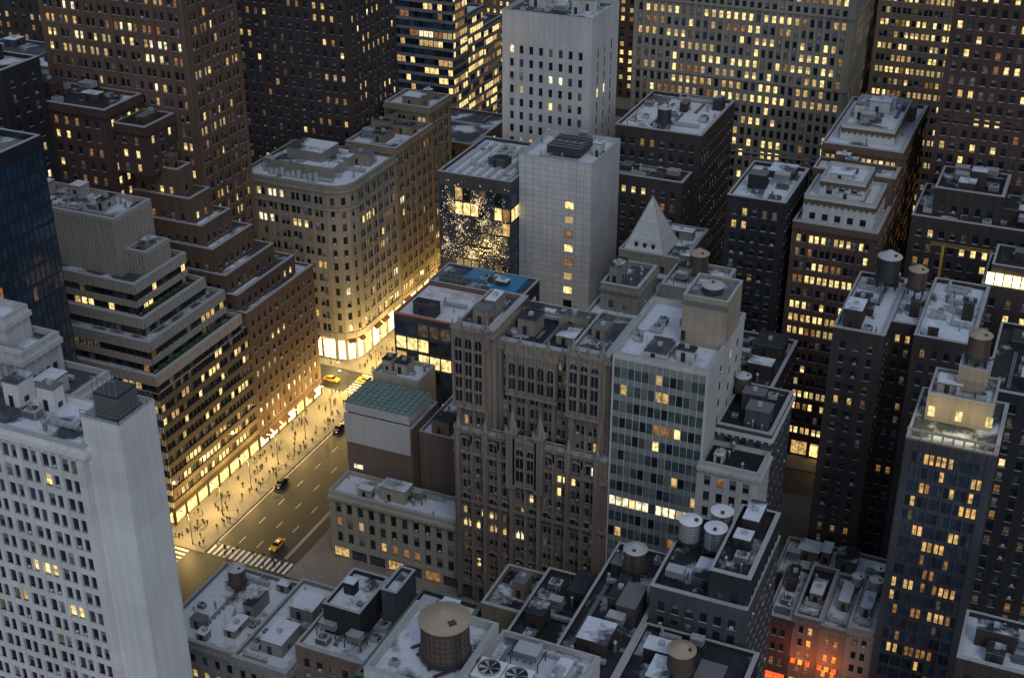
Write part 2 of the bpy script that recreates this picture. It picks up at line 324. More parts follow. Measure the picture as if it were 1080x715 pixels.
def clutter(E,base,x0,x1,y0,y1,z,n,wall,avoid=None):
    used=list(avoid or [])
    if x1-x0<2.5 or y1-y0<2.5 or n<=0: return
    def spot(w,d):
        for _ in range(14):
            if x1-x0<w or y1-y0<d: return None
            a=rnd.uniform(x0,x1-w);b=rnd.uniform(y0,y1-d)
            if all(a+w<u[0] or a>u[1] or b+d<u[2] or b>u[3] for u in used):
                used.append((a,a+w,b,b+d));return a,b
        return None
    n=int(n*1.6+.5)
    for i in range(n):
        k=rnd.random() if i else 0
        if k<.2:
            w=rnd.uniform(1.8,min(7,(x1-x0)*.45+1));d=rnd.uniform(1.8,min(7,(y1-y0)*.45+1));h=rnd.uniform(1.6,4.4);s=spot(w,d)
            if s:
                m=MB();a,b=s;rt=rnd.choice(['r_snow','r_dark','r_white','copingd']);m.box(a,a+w,b,b+d,z,z+h,wall);m.box(a-.12,a+w+.12,b-.12,b+d+.12,z+h,z+h+.2,'copingd',True,kt=rt)
                m.box(a+w*.3,a+w*.3+.9,b-.05,b-.003,z,z+min(2,h-.2),'fdark',True)
                if rnd.random()<.6: m.box(a+w+.003,a+w+.06,b+d*.3,b+d*.3+1,z+.6,z+1.5,'g',True)
                if rnd.random()<.5: m.box(a+w*.4,a+w*.4+.9,b+d*.4,b+d*.4+.9,z+h+.2,z+h+.9,'galv')
                if rnd.random()<.4: m.tube((a+.4,b+.4,z+h),(a+.4,b+.4,z+h+3.5),.05,.03,'metal',4)
                m.obj('stair_bulkhead',E,base)
        elif k<.42:
            w=rnd.uniform(1.0,2.6);s=spot(w*1.2,w)
            if s: ACS.append((s[0]+w*.6,s[1]+w*.5,z,w))
        elif k<.56:
            w=rnd.uniform(3,max(3.1,(x1-x0)*.7));s=spot(w,.9)
            if s:
                m=MB();a,b=s;m.box(a,a+w,b,b+.8,z+.4,z+1.1,'galv',True)
                for q in range(int(w/1.5)+1): m.box(a+q*1.5,a+q*1.5+.1,b-.05,b+.85,z+.35,z+1.16,'metal',True)
                m.cyl(a+.4,b+.4,z,z+2.2,.3,.3,10,'galv');m.obj('duct',E,base)
        elif k<.68:
            m=MB()
            for q in range(rnd.randint(2,5)):
                a=rnd.uniform(x0,x1);b=rnd.uniform(y0,y1);h=rnd.uniform(.8,2.2);r=rnd.uniform(.12,.35)
                m.cyl(a,b,z,z+h,r,r,8,'metal');m.cyl(a,b,z+h,z+h+r*1.4,r*1.6,.05,8,'metal')
            m.obj('vent_pipe',E,base)
        elif k<.78:
            d=rnd.uniform(3,max(3.1,(y1-y0)*.8));s=spot(.8,d)
            if s:
                m=MB();a,b=s
                for q in range(3): m.tube((a+q*.28,b,z+.5),(a+q*.28,b+d,z+.5),.1,.1,'metal',6)
                for q in range(int(d/1.6)+1): m.box(a-.15,a+.75,b+q*1.6,b+q*1.6+.1,z,z+.4,'metald')
                m.obj('pipe_run',E,base)
        elif k<.88:
            w=rnd.uniform(3,5);s=spot(w,w*.7)
            if s:
                m=MB();a,b=s;d=w*.7
                for (u,v) in ((a,b),(a+w-.15,b),(a,b+d-.15),(a+w-.15,b+d-.15)): m.box(u,u+.15,v,v+.15,z,z+1.6,'metald')
                for q in range(5): m.box(a+q*(w-.15)/4,a+q*(w-.15)/4+.15,b-.2,b+d+.2,z+1.6,z+1.8,'metald',True)
                m.box(a+.4,a+w-.4,b+.3,b+d-.3,z+1.81,z+3.2,'galv')
                for q in range(4): m.box(a+.38,a+w-.38,b+.26,b+.295,z+2.+q*.28,z+2.12+q*.28,'metald',True)
                m.obj('machinery_platform',E,base)
        else:
            s=spot(3,2)
            if s:
                m=MB();a,b=s;m.box(a,a+3,b,b+2,z,z+.5,'copingd')
                m.face([(a,b,z+.5),(a+3,b,z+.5),(a+3,b+1,z+1.2),(a,b+1,z+1.2)],'g2');m.face([(a,b+1,z+1.2),(a+3,b+1,z+1.2),(a+3,b+2,z+.5),(a,b+2,z+.5)],'g2')
                m.face([(a+3,b,z+.5),(a+3,b+2,z+.5),(a+3,b+1,z+1.2)],'copingd');m.obj('skylight',E,base)
def fire_escape(E,base,x0,x1,y,zs):
    m=MB()
    for i,z in enumerate(zs):
        m.box(x0,x1,y-1.5,y-.5,z,z+.08,'metald',True);m.box(x0,x1,y-1.5,y-1.45,z+.9,z+.96,'metald',True)
        for q in range(5): u=x0+(x1-x0)*q/4;m.box(u-.03,u+.03,y-1.5,y-1.45,z,z+.95,'metald')
        if i+1<len(zs): m.tube((x0+.4,y-1.1,z+.1),(x1-.4,y-1.1,zs[i+1]),.12,.12,'metald',4)
    m.obj('fire_escape',E,base)
def copytree(src,loc,scale=1,rot=0,label=None,group=None):
    o=src[0].copy();COL.objects.link(o);o.location=loc;o.scale=(scale,)*3 if not isinstance(scale,tuple) else scale;o.rotation_euler=(0,0,rot)
    if label:o['label']=label
    if group:o['group']=group
    for c in src[1]:
        q=c.copy();COL.objects.link(q);q.parent=o
    return o
def kill(src):
    for c in src[1]: bpy.data.objects.remove(c)
    bpy.data.objects.remove(src[0])
# ------------------------------------------------------------ prototypes
def proto_tank(kind,z0=2.4):
    e=empty('water_tank',(0,0,0),'round wooden water tank with conical roof on steel legs','water tank','rooftop water tanks')
    ch=[];r=2.0;h=3.8
    for i in range(4):
        a=math.pi/4+i*math.pi/2;m=MB();x=math.cos(a)*r*.8;y=math.sin(a)*r*.8;m.box(x-.13,x+.13,y-.13,y+.13,0,z0,'metald')
        b=a+math.pi/2;m.tube((x,y,.2),(math.cos(b)*r*.8,math.sin(b)*r*.8,z0-.2),.05,.05,'metald',4);o=m.obj('leg',e);ch.append(o)
    m=MB();m.cyl(0,0,z0-.35,z0,r*1.08,r*1.08,24,'metald')
    for q in range(5): m.box(-r*1.05,r*1.05,-r+q*r*.5-.1,-r+q*r*.5+.1,z0-.6,z0-.36,'metald',True)
    ch.append(m.obj('platform',e))
    kb={'wood':'wood','woodg':'wood','dark':'metald','white':'galv'}[kind];kr={'wood':'tankroof','woodg':'tankroofg','dark':'tankroofg','white':'white'}[kind]
    m=MB();N=28
    for i in range(N):
        a0=2*math.pi*i/N+.012;a1=2*math.pi*(i+1)/N-.012
        m.face([(math.cos(a0)*r,math.sin(a0)*r,z0),(math.cos(a1)*r,math.sin(a1)*r,z0),(math.cos(a1)*r*.97,math.sin(a1)*r*.97,z0+h),(math.cos(a0)*r*.97,math.sin(a0)*r*.97,z0+h)],kb)
    m.cyl(0,0,z0,z0+h,r*.97,r*.95,24,'fdark')
    for q in range(6):
        zz=z0+.25+q*h/6.2;rr=r*(1-.03*(zz-z0)/h)+.03;m.cyl(0,0,zz,zz+.09,rr,rr,24,'metald',False)
    ch.append(m.obj('barrel',e))
    m=MB();m.cyl(0,0,z0+h,z0+h+.12,r*1.08,r*1.08,24,kr)
    m.cyl(0,0,z0+h+.12,z0+h+(1.25 if kind!='white' else .6),r*1.06,.25,24,kr);m.box(-.3,.3,-r*.75,-r*.45,z0+h+.4,z0+h+.75,'metald',True)
    ch.append(m.obj('roof',e))
    m=MB()
    for sx in (-.25,.25): m.box(sx-.03,sx+.03,-r-.2,-r-.14,.2,z0+h,'metald')
    for q in range(int((z0+h)/.4)-1): m.box(-.22,.22,-r-.19,-r-.15,.5+q*.4,.54+q*.4,'metald')
    ch.append(m.obj('ladder',e))
    return e,ch
TP={k:proto_tank(k) for k in('wood','woodg','dark','white')};TP['low']=proto_tank('wood',.9)
TL={'wood':'brown wooden water tank with tan conical roof on steel legs','woodg':'dark wooden water tank with grey conical roof','dark':'dark steel water tank with grey roof on rooftop legs','white':'grey metal water tank with snow-white flat roof'}
def tank(x,y,z,s=1,k='wood',label=None): copytree(TP[k],(x,y,z),s,rnd.uniform(0,1.5),label or TL[k],'rooftop water tanks')
def proto_ac():
    m=MB();m.box(-.6,.6,-.5,.5,.1,.75,'galv',True)
    for q in range(5): m.box(-.55,.55,-.53,-.503,.18+q*.11,.23+q*.11,'metald',True)
    for q in range(4): m.box(.603,.62,-.4,.4,.18+q*.13,.23+q*.13,'metald',True)
    m.box(-.55,-.45,-.45,.45,0,.1,'metald');m.box(.45,.55,-.45,.45,0,.1,'metald')
    o=m.obj('air_conditioner_unit');o['label']='grey metal air conditioner unit on the rooftop';o['category']='air conditioner';o['group']='air conditioners on the rooftops'
    m=MB();m.cyl(0,0,.75,.86,.42,.42,16,'metal',False);m.cyl(0,0,.755,.76,.4,.4,16,'fdark')
    for i in range(5):
        a=i*2*math.pi/5;c=math.cos(a);s=math.sin(a);c2=math.cos(a+.6);s2=math.sin(a+.6);m.face([(0,0,.8),(c*.38,s*.38,.84),(c2*.38,s2*.38,.78)],'metal')
    f=m.obj('fan',o);return o,[f]
AP=proto_ac()
# ------------------------------------------------------------ BUILDINGS
rib=F(fh=3.65,bw=1.6,fill=True,pw=.22,wh=2.15,sill=1.5,dp=.2,ds=.45,em=.4,lit=.12,split=False,sb=False,top=.01,kp='w_bronze',ks='w_rib',pal='o')
ribT=F(fh=3.6,bw=2.0,fill=True,pw=.25,wh=2.0,sill=.1,dp=.2,ds=.5,em=.4,lit=.12,split=False,sb=False,top=.01,kp='w_bronze',ks='w_rib',pal='o')
base=V(rib,base=5.5,shop=['shop','shopw','shop'],lit=.22,ks='w_ribd',rows={0:(.6,'o'),1:(.35,'o')})
TT=[dict(b=(-237,-189,224,262,0,38),f=base,fS=V(rib,base=5.5,lit=.07,shop=['lb','shop'],rows={},ks='w_rib'),np=1)]
for (x1,y0,y1,z0,z1,r_) in ((-189,224,259.5,38,41.6,'r_green'),(-192,226.6,257.5,41.6,48.8,'r_mid'),(-196,230.4,255.5,48.8,52.4,'r_green'),(-199.5,233.2,253.5,52.4,59.6,'r_mid')):
    TT.append(dict(b=(-237,x1,y0,y1,z0,z1),f=ribT,c=0,ph=1.1,r=r_))
ribP=F(fh=11,bw=.95,fill=True,pw=.5,wh=12.,sill=1,dp=.4,ds=.1,em=.2,lit=0,split=False,sb=False,top=.8,glass='dim',kp='w_ribp',ks='w_ribp')
TT.append(dict(b=(-236,-206.5,237.5,251.5,59.6,73.5),f=ribP,c=6,r='r_mid'))
TT.append(dict(b=(-206,-200.5,240,249,59.6,65),f=ribP,c=1,r='r_dark'))
def ex1(mb,rf,pp,cn,E,base):
    m=MB();m.cyl(-203,244.5,65.1,66.6,2.1,2.1,20,'metal',kc='metald');m.cyl(-203,244.5,66.6,66.9,1.5,1.5,20,'metald');m.obj('cooling_fan',E,base)
    for (x,z,ya,nn) in ((-191.2,41.7,228,9),(-198.8,52.5,234,6)):
        for i in range(nn): m=MB();m.box(x,x+1.1,ya+i*2.9,ya+2.1+i*2.9,z,z+1.1,'hedge');m.obj('planter_hedge',E,base)
building('stepped_office_building','stepped beige office block with ribbed bands and planted terraces','office building',TT,'w_ribp','r_mid',rib,extra=ex1)
bf=F(fh=3.6,bw=2.8,n=1,ww=1.25,wh=1.8,lit=.10,frame='fdark',dp=.3,ds=.22,pal='w')
bfs=V(bf,base=5.5,shop=['shop','shopw'],rows={0:(.6,'y'),1:(.3,'y')})
building('brick_office_building','brown brick building with stepped setbacks and lit shops below','office building',
 [dict(b=(-225,-189,262.2,295,0,41),f=bfs,c=2),dict(b=(-222,-191.5,262.4,290,41,45.5),c=0),dict(b=(-222,-194.5,262.5,285,45.5,50.5),c=1),dict(b=(-222,-198,263,281,50.5,57),c=1),dict(b=(-222,-201.5,264,277,57,62.5),c=1),dict(b=(-222,-205,265,273.8,62.5,69),c=1),dict(b=(-222,-208.5,266,271.6,69,76),c=1)],'w_brown','r_mid',bf,.8)
tw=F(fh=3.7,bw=4.2,n=2,ww=1.2,wh=2.0,g=.55,lit=.16,dp=.5,dm=.25,ds=.2,pal='w')
building('brick_tower','tall reddish brown brick tower with vertical piers','skyscraper',
 [dict(b=(-252,-207,274,296,0,150),c=0)],'w_brown','r_dark',tw)
lowl=F(fh=3.8,bw=3.2,ww=1.3,wh=1.9,lit=.38,pal='y',dp=.3,ds=.22)
building('brick_building','brown brick building with rows of lit windows and dark roof','office building',
 [dict(b=(-250,-222.5,258.3,273,0,92),c=4),dict(b=(-222.3,-213,261,273,76,88),c=1)],'w_redbrown','r_dark',lowl,cornice=(.5,1.,'w_redbrown'))
gl=F(fh=3.9,bw=1.6,fill=True,pw=.12,wh=3.3,sill=.3,dp=.08,ds=.05,em=.1,lit=.02,split=False,sb=False,glass='gblue',top=1.5,pal='d')
building('glass_tower','dark blue glass curtain wall tower with thin mullions','skyscraper',[dict(b=(-240,-194,178,205,0,106),c=3)],'w_glassblack','r_grey',gl,ph=1.5,cop='coping')
ww_=F(fh=3.7,bw=4.1,n=2,g=.45,ww=1.3,wh=2.2,sill=.8,lit=.02,dp=.5,dm=.3,ds=.25,frame='fdark')
def exW(mb,rf,pp,cn,E,base):
    m=MB();m.box(-127.8,-123.4,137,141.5,94,98.4,'metald')
    for q in range(9): m.box(-127.9,-123.3,136.85,136.99,94.4+q*.42,94.55+q*.42,'metal',True);m.box(-123.39,-123.25,137,141.5,94.4+q*.42,94.55+q*.42,'metal',True)
    m.obj('louvred_cooling_box',E,base)
    m=MB()
    for (a,b) in [((-129,135),(-122,135)),((-122,135),(-122,143.5)),((-122,143.5),(-129,143.5))]:
        for h in (95.6,96.2): m.tube((*a,h),(*b,h),.05,.05,'bronzegreen',4)
        for q in range(6):
            x=a[0]+(b[0]-a[0])*q/5;y=a[1]+(b[1]-a[1])*q/5;m.tube((x,y,95),(x,y,96.2),.05,.05,'bronzegreen',4)
    m.obj('railing',E,base)
    m=MB()
    for q in range(5): m.box(-127.8+q*1.07,-127.7+q*1.07,137,137.1,98.4,101,'metal');m.box(-127.8+q*1.07,-127.7+q*1.07,141.4,141.5,98.4,101,'metal')
    m.box(-127.85,-123.35,137,137.12,101,101.15,'metal',True);m.box(-127.85,-123.35,141.38,141.5,101,101.15,'metal',True);m.obj('steel_frame',E,base)
building('white_office_building','pale white brick building with blank tower shaft and windowed wing','office building',
 [dict(b=(-129,-122,135,143.5,0,94),f='blank',c=0,ph=1.),dict(b=(-158,-129.05,134.3,146,0,89),c=5,fE='blank',corn=(.5,.7,'w_white'))],'w_white','r_snow',ww_,extra=exW)
def exO(mb,rf,pp,cn,E,base):
    for q in range(8):
        m=MB();x=-174+q*3.6;m.box(x,x+1.1,147.9,149.2,74,86.2,'w_ltgrey',True);m.cyl(x+.55,148.55,86.2,88.2,.75,0,4,'w_ltgrey');m.obj('crown_finial',E,base)
    m=MB()
    for q in range(7):
        x=-170+q*2.3;m.box(x,x+.6,150.3,150.8,85,92.2,'w_ltgrey',True)
    m.box(-171,-154,150.2,150.9,92.2,92.9,'w_ltgrey',True);m.obj('colonnade',E,base)
building('ornate_building','pale stone building with ornate stepped crown and finials','office building',[dict(b=(-176,-147,149,162,0,84),c=2),dict(b=(-170,-155,151,160,84,91),c=1),dict(b=(-167,-159,152.5,158.5,91,96),c=0,f='blank')],'w_ltgrey','r_mid',ww_,cornice=(.6,.8,'w_ltgrey'),extra=exO)
r1=F(fh=3.9,bw=3.0,ww=1.5,wh=2.5,sill=.7,lit=.18,dp=.45,ds=.25,base=4.6,shop=['lc','g2','lb','g2'],top=.9,pal='w')
building('corner_shop_building','low cream stone corner building with cornice and arched piers','shop building',
 [dict(b=(-146.5,-112.4,229,238,0,18),c=4)],'w_cream','r_white',r1,cornice=(.7,.7,'w_cream'))
bl=F(lit=.9,pal='b',cols=[.16],ww=2.6,wh=1.4,fh=40,sill=20,dp=.05,ds=.03,em=.2,sb=False,top=.3)
def exR2(mb,rf,pp,cn,E,base):
    m=MB();m.box(-146.5,-129.5,238.3,250,35.6,37.9,'w_offwhite',kt='groof');m.obj('glass_roof',E,base)
    m=MB()
    for q in range(12): x=-146.5+q*1.53;m.box(x,x+.14,238.2,250.1,37.91,38.15,'greensteel',True)
    for q in range(9): y=238.25+q*1.45;m.box(-146.6,-129.4,y,y+.14,38.16,38.3,'greensteel',True)
    m.obj('steel_frame',E,base)
    m=MB();m.box(-146.6,-129.2,237.8,237.96,27.5,35.5,'w_offwhite',True);m.obj('painted_wall_panel',E,base)
building('party_wall_building','brick building with white painted party wall and gridded glass roof','office building',
 [dict(b=(-146.5,-129,238.3,252,0,34),fS=bl,fE='blank',c=0,ph=.6),dict(b=(-146.5,-134,252,261,0,38),f='blank',w='w_cream',c=3,r='r_white')],'w_brick','r_white',bl,extra=exR2)
building('brick_party_wall_building','plain brown brick building with snowy cluttered roof','office building',
 [dict(b=(-128.5,-113,241,260,0,32),f='blank',c=10,r='r_white',ph=.8)],'w_brick','r_white')
cg=F(fh=4.2,bw=3.0,fill=True,pw=.2,wh=3.5,sill=.35,dp=.25,ds=.15,em=.2,lit=.25,split=False,sb=False,glass=('gblack','gblue','g2'),pal='o',top=.8,base=5,shop=['shop','lb'])
def exR3(mb,rf,pp,cn,E,base):
    for (a,b,c,d,h) in ((-130,-122.8,284.5,293,1.6),(-139,-133,289,294.5,.9)):
        m=MB();m.box(a,b,c,d,49.1,49.1+h,'bluetarp');m.obj('tarpaulin',E,base)
    m=MB()
    for q in range(10): m.tube((-146+q*1.6,285,49.2),(-146+q*1.6,285,52),.06,.06,'metal',4)
    for h in (50.6,52): m.tube((-146,285,h),(-131.6,285,h),.06,.06,'metal',4)
    m.obj('scaffold',E,base)
building('glass_retail_building','half finished dark glass building with pale roof slab and reddish edge','retail building',
 [dict(b=(-147,-122,265,284,0,48.5),c=2,r='r_pale',cop='rededge'),dict(b=(-147,-121,284.1,296,0,49),c=1,r='r_mid',f=F(fh=2.6,bw=2.2,fill=True,pw=.1,wh=2.3,sill=.2,dp=.1,ds=.06,em=.1,lit=.05,split=False,sb=False,glass='g2',top=.3,pal='d'))],'w_dkgrey','r_pale',cg,ph=.5,extra=exR3)
go=F(fh=3.45,bw=3.25,n=2,ww=.98,wh=2.15,sill=.8,g=.22,lit=.06,dp=1.0,dm=.4,ds=.2,top=1.4,frame='flight',em=1.1)
def exG(mb,rf,pp,cn,E,base):
    def pinn(x,y,z,s=1.,L=7):
        m=MB();m.box(x-.7*s,x+.7*s,y-.8*s,y+.5*s,z-L*s,z+1.2*s,'w_gothic');m.box(x-.9*s,x+.9*s,y-1.*s,y+.7*s,z+1.2*s,z+1.6*s,'w_limestone',True)
        for q in (-1,1): m.cyl(x+q*.75*s,y-.7*s,z+1.6*s,z+2.8*s,.25*s,0,4,'w_limestone')
        m.cyl(x,y-.1,z+1.6*s,z+5.2*s,.8*s,0,4,'w_limestone');m.obj('pinnacle',E,base)
    nb=10;bay=(34-2.2)/nb;X=[-112+1.1+i*bay for i in range(nb+1)]
    for i,x in enumerate(X): pinn(x,226.0,46.8 if i in(4,6) else 45.8,1.5 if i in (4,6) else (.85 if i%2==0 else .5),8 if i in(4,6) else 5)
    for i,x in enumerate(X):
        c=-103.9<x<-86.5;pinn(x,230.2 if c else 227.7,66.5 if c else 69.5,.7 if i%2==0 else .45,5)
    def arches(x0,n,pitch,y,z,h,w):
        m=MB()
        m.box(x0-.4,x0+n*pitch+.2,y,y+1.3,z-1.2,z+h+2.6,'w_gothic');m.box(x0-.7,x0+n*pitch+.5,y-.3,y+1.4,z+h+2.6,z+h+3.1,'w_limestone',True);m.box(x0-.6,x0+n*pitch+.4,y-.25,y+1.35,z-1.6,z-1.2,'w_limestone',True)
        for q in range(n):
            xx=x0+.3+q*pitch;c=xx+w/2;r=w/2
            m.box(xx,xx+w,y-.08,y-.003,z,z+h,'g',True)
            m.face([(c+r*math.cos(a*math.pi/8),y-.08,z+h+r*math.sin(a*math.pi/8)) for a in range(9)],'g')
            for a in range(6):
                t0=math.pi*a/6;t1=math.pi*(a+1)/6;rr=r+.2;m.tube((c+rr*math.cos(t0),y-.1,z+h+rr*math.sin(t0)),(c+rr*math.cos(t1),y-.1,z+h+rr*math.sin(t1)),.2,.2,'w_limestone',5)
            m.box(c-.06,c+.06,y-.16,y-.081,z,z+h+r*.8,'w_gothic',True)
            k=z+2.6
            while k<z+h: m.box(xx,xx+w,y-.2,y-.081,k,k+.7,'w_gothic',True);k+=3.2
        for q in range(n+1): xx=x0+.3+q*pitch-(pitch-w)/2;m.box(xx-.2,xx+.2,y-.5,y,z-1,z+h+3.6,'w_gothic',True);m.cyl(xx,y-.25,z+h+3.6,z+h+5.2,.35,0,4,'w_limestone')
        m.obj('bay_turret',E,base)
    arches(-111.8,3,2.3,226.6,53,14.5,1.5);arches(-86.,3,2.3,226.6,56.5,10.2,1.5);arches(-100.6,5,2.15,229.2,57,5.6,1.35)
    arches(X[4]+.9,2,2.5,225.3,37,7.2,1.6)
    m=MB()
    for i in range(0,nb+1):
        x=X[i];w=.4 if i%2==0 else .22;m.box(x-w,x+w,225.2 if i%2==0 else 225.6,226.0,2,45.5,'w_gothic')
        if not -103.9<x<-86.5: m.box(x-w,x+w,226.9 if i%2==0 else 227.3,227.7,46,52,'w_gothic')
    m.obj('buttress',E,base)
    m=MB()
    for (yy,zc,rr) in ((225.9,43.6,1.35),(225.9,29.2,1.35),(225.9,14.8,1.35)):
        for i in range(nb):
            cx=(X[i]+X[i+1])/2
            for a in range(6):
                t0=math.pi*a/6;t1=math.pi*(a+1)/6;m.tube((cx+rr*math.cos(t0),yy,zc+rr*.8*math.sin(t0)),(cx+rr*math.cos(t1),yy,zc+rr*.8*math.sin(t1)),.2,.2,'w_limestone',4)
    m.obj('arcade_trim',E,base)
    m=MB();z=8.3
    while z<44:
        for i in range(nb):
            for q in (.25,.5,.75): cx=X[i]+bay*q;m.box(cx-.28,cx+.28,226.45,226.81,z-.25,z+.3,'w_limestone',True)
        z+=3.6
    m.obj('carved_panel',E,base)
gob=V(go,base=6,shop=['lc','g2','g2','g2']);gc=('corn',)
building('gothic_loft_building','tall grey brown stone gothic loft building with piers and pinnacles','office building',
 [dict(b=(-112,-78,227,228.6,0,45.5),f=gob,c=0,band=[28.,40.5],ph=.8,r='r_dark'),
  dict(b=(-112,-104.1,228.7,246,45.5,69.5),c=2,r='r_mid',corn=(.5,.8,'w_gothic')),dict(b=(-104,-86.4,231.2,246,45.5,66.5),c=5,r='r_dark',corn=(.5,.8,'w_gothic')),dict(b=(-86.3,-78.6,228.7,246,45.5,69),c=2,r='r_mid',corn=(.5,.8,'w_gothic')),
  dict(b=(-111,-79.5,246.2,262,0,60),c=9,r='r_snow',f='blank')],'w_gothic','r_dark',go,extra=exG)
tank(-84,252,60,1.,'dark')
st=F(fh=3.75,bw=1.45,fill=True,pw=.1,n=1,wh=2.35,sill=1.2,dp=.16,ds=.12,em=.35,lit=.06,split=False,sb=False,glass=('gteal','gteal','g','g2','gteal','blind','gpale'),pal='w',top=1.6,ks='w_teal',kp='w_ltgrey',rows={9:(.85,'b'),3:(.3,'w'),14:(.25,'w')})
stE=F(fh=3.75,ww=1.2,wh=1.8,cols=[.35,.62,.82],lit=.08,dp=.06,ds=.04,em=.5,sb=False)
def exB(mb,rf,pp,cn,E,base):
    m=MB();m.box(-66.4,-57,237.7,237.96,79.6,80.4,'copingd',True);m.box(-66.2,-65.4,237.8,237.97,71.5,73.6,'fdark',True);m.obj('louvre',E,base)
building('banded_office_building','pale grey green glass curtain wall office building with white ends','office building',
 [dict(b=(-76.8,-57.2,227,254,0,70.5),fS=st,fE=stE,c=6,r='r_white',ph=1.3,avoid=[(-70,-56,236,252)]),dict(b=(-66.3,-57.1,238,249,70.5,80.5),f='blank',w='w_conc',c=0,r='r_grey')],'w_offwhite','r_white',st,cop='coping',extra=exB)
def disc_tank(x,y,z,r,h,k1,k2,lab):
    e=empty('water_tank',(x,y,z),lab,'water tank','rooftop water tanks');m=MB();m.cyl(0,0,0,h,r,r,28,k1);m.obj('barrel',e)
    m=MB();m.cyl(0,0,h,h+.25,r*1.06,r*1.0,28,k2);m.cyl(0,0,h+.25,h+.6,r*.96,.3,28,k2);m.cyl(0,0,h+.55,h+.9,.35,.35,8,k1);m.obj('roof',e)
disc_tank(-61.8,243.5,80.6,2.2,1.4,'metald','tankroofg','squat round tank with grey lid on a concrete bulkhead')
sw=F(fh=3.8,bw=2.7,ww=1.3,wh=2.2,lit=.06,dp=.3,ds=.2,frame='fdark')
building('white_loft_building','narrow white loft building with black roof and bulkheads','office building',
 [dict(b=(-58,-45.6,227,236,0,50),c=1,r='r_black'),dict(b=(-57,-45.8,236.2,255,0,54),w='w_dkgrey',c=6,r='r_black')],'w_offwhite','r_black',sw,cornice=(.5,.6,'w_offwhite'))
tank(-55.5,250,54,.85,'woodg')
dk=F(fh=3.6,bw=3.0,ww=1.2,wh=1.8,lit=.12,dp=.3,ds=.2,pal='w')
building('dark_brick_building','dark brick building with cluttered black roof between towers','office building',
 [dict(b=(-69,-52,259,288,0,49),c=9,r='r_dark')],'w_darkbrown','r_dark',dk)
r8=F(fh=3.7,bw=3.1,n=2,ww=1.1,wh=2.0,g=.3,lit=.5,pal='y',dp=.45,dm=.25,ds=.2,top=1.6,base=6,shop=['shop','lb','lb'])
r8b=F(fh=3.7,bw=3.1,n=2,ww=1.1,wh=2.0,g=.3,lit=.35,pal='y',dp=.45,dm=.25,ds=.2)
pw_=F(fh=3.6,bw=3.2,ww=1.5,wh=1.7,lit=0,dp=.15,ds=.1,sill=1.,top=.5)
building('brown_office_tower','brown office tower with many yellow lit windows and white penthouse','office building',
 [dict(b=(-61.5,-41,318,346,0,66.5),f=r8,c=1,r='r_white',avoid=[(-60,-42,320,345)]),
  dict(b=(-60,-42.5,321,337,66.5,72.5),w='w_ltgrey',f=pw_,c=2,r='r_white'),
  dict(b=(-57,-46,324,336.5,72.5,76.5),w='w_ltgrey',f=pw_,c=2,r='r_white'),
  dict(b=(-61.5,-41,337.2,345.9,66.5,74),f=r8b,c=2,r='r_white',corn=None),
  dict(b=(-61.5,-41,346.1,388,0,78),f=r8b,c=9,r='r_white'),dict(b=(-58,-44,352,380,78,81.5),w='w_ltgrey',f='blank',c=6,r='r_white')],'w_brown','r_white',r8,cornice=(.4,.7,'w_brown'))
r9=F(fh=3.3,bw=2.6,ww=1.05,wh=1.7,lit=.06,dp=.25,ds=.2,pal='d')
building('dark_apartment_block','huge dark brick block with narrow light court and snowy roof','apartment building',
 [dict(b=(-40,-29.5,262,292,0,67.5),c=7,r='r_white'),dict(b=(-29.5,-23.5,270,292,0,67.3),c=1,r='r_white'),dict(b=(-23.5,-12,262,292,0,69),c=8,r='r_white')],'w_darkbrown','r_white',r9,extra=lambda mb,rf,pp,cn,E,base:(fire_escape(E,base,-36.5,-33.5,262,[20+3.3*q for q in range(14)])))
tank(-33,284,69,1.25,'dark');tank(-26.5,283,69,1.,'wood')
hg=F(fh=3.1,bw=2.3,n=2,g=.1,fill=True,pw=.35,wh=2.3,sill=.5,dp=.25,dm=.1,ds=.12,em=1.3,lit=.17,split=True,sb=False,glass=('gblue','gblue','gblack','g2'),pal='a',top=2,kp='w_dkgrey',ks='w_dkgrey',clus=True)
def exH(mb,rf,pp,cn,E,base):
    m=MB()
    for q in range(9): x=-18.4+q*1.9;m.box(x,x+.35,226.4,226.7,66.5,68.2,'w_cream')
    m.box(-19,-2.6,226.3,226.8,68.2,68.6,'w_cream',True);m.obj('balustrade',E,base)
    for x in (-16.5,-11.5,-6):
        m=MB();m.box(x,x+1.2,235.15,235.25,67.,69.1,'crownlit',True);m.obj('lit_doorway',E,base)
    l=bpy.data.lights.new('deck_light','POINT');l.energy=420;l.color=(1,.83,.33);l.shadow_soft_size=.2
    for x in (-15,-8): o=bpy.data.objects.new('deck_light',l);COL.objects.link(o);o.parent=E;o.location=(x-base[0],231-base[1],69)
building('hotel_tower','slim hotel tower with dark glass, amber windows and lit roof deck','hotel',
 [dict(b=(-19,-3,227,247,0,66),c=0,r='r_mid',ph=.4),dict(b=(-17.0,-5,235.3,246,66,71),f='blank',w='w_conc',c=4,r='r_snow'),dict(b=(-12.5,-7.3,238.5,244.5,71,76),f='blank',w='w_conc',c=1,r='r_grey')],'w_tan','r_white',hg,ph=.8,extra=exH)
tank(-9.8,241.5,76,1.05,'wood')
pn=F(fh=4.2,ww=2.6,wh=2.2,cols=[.7],lit=.8,dp=.05,ds=.03,em=.2,sb=False,pal='y',split=False,top=9,clus=False)
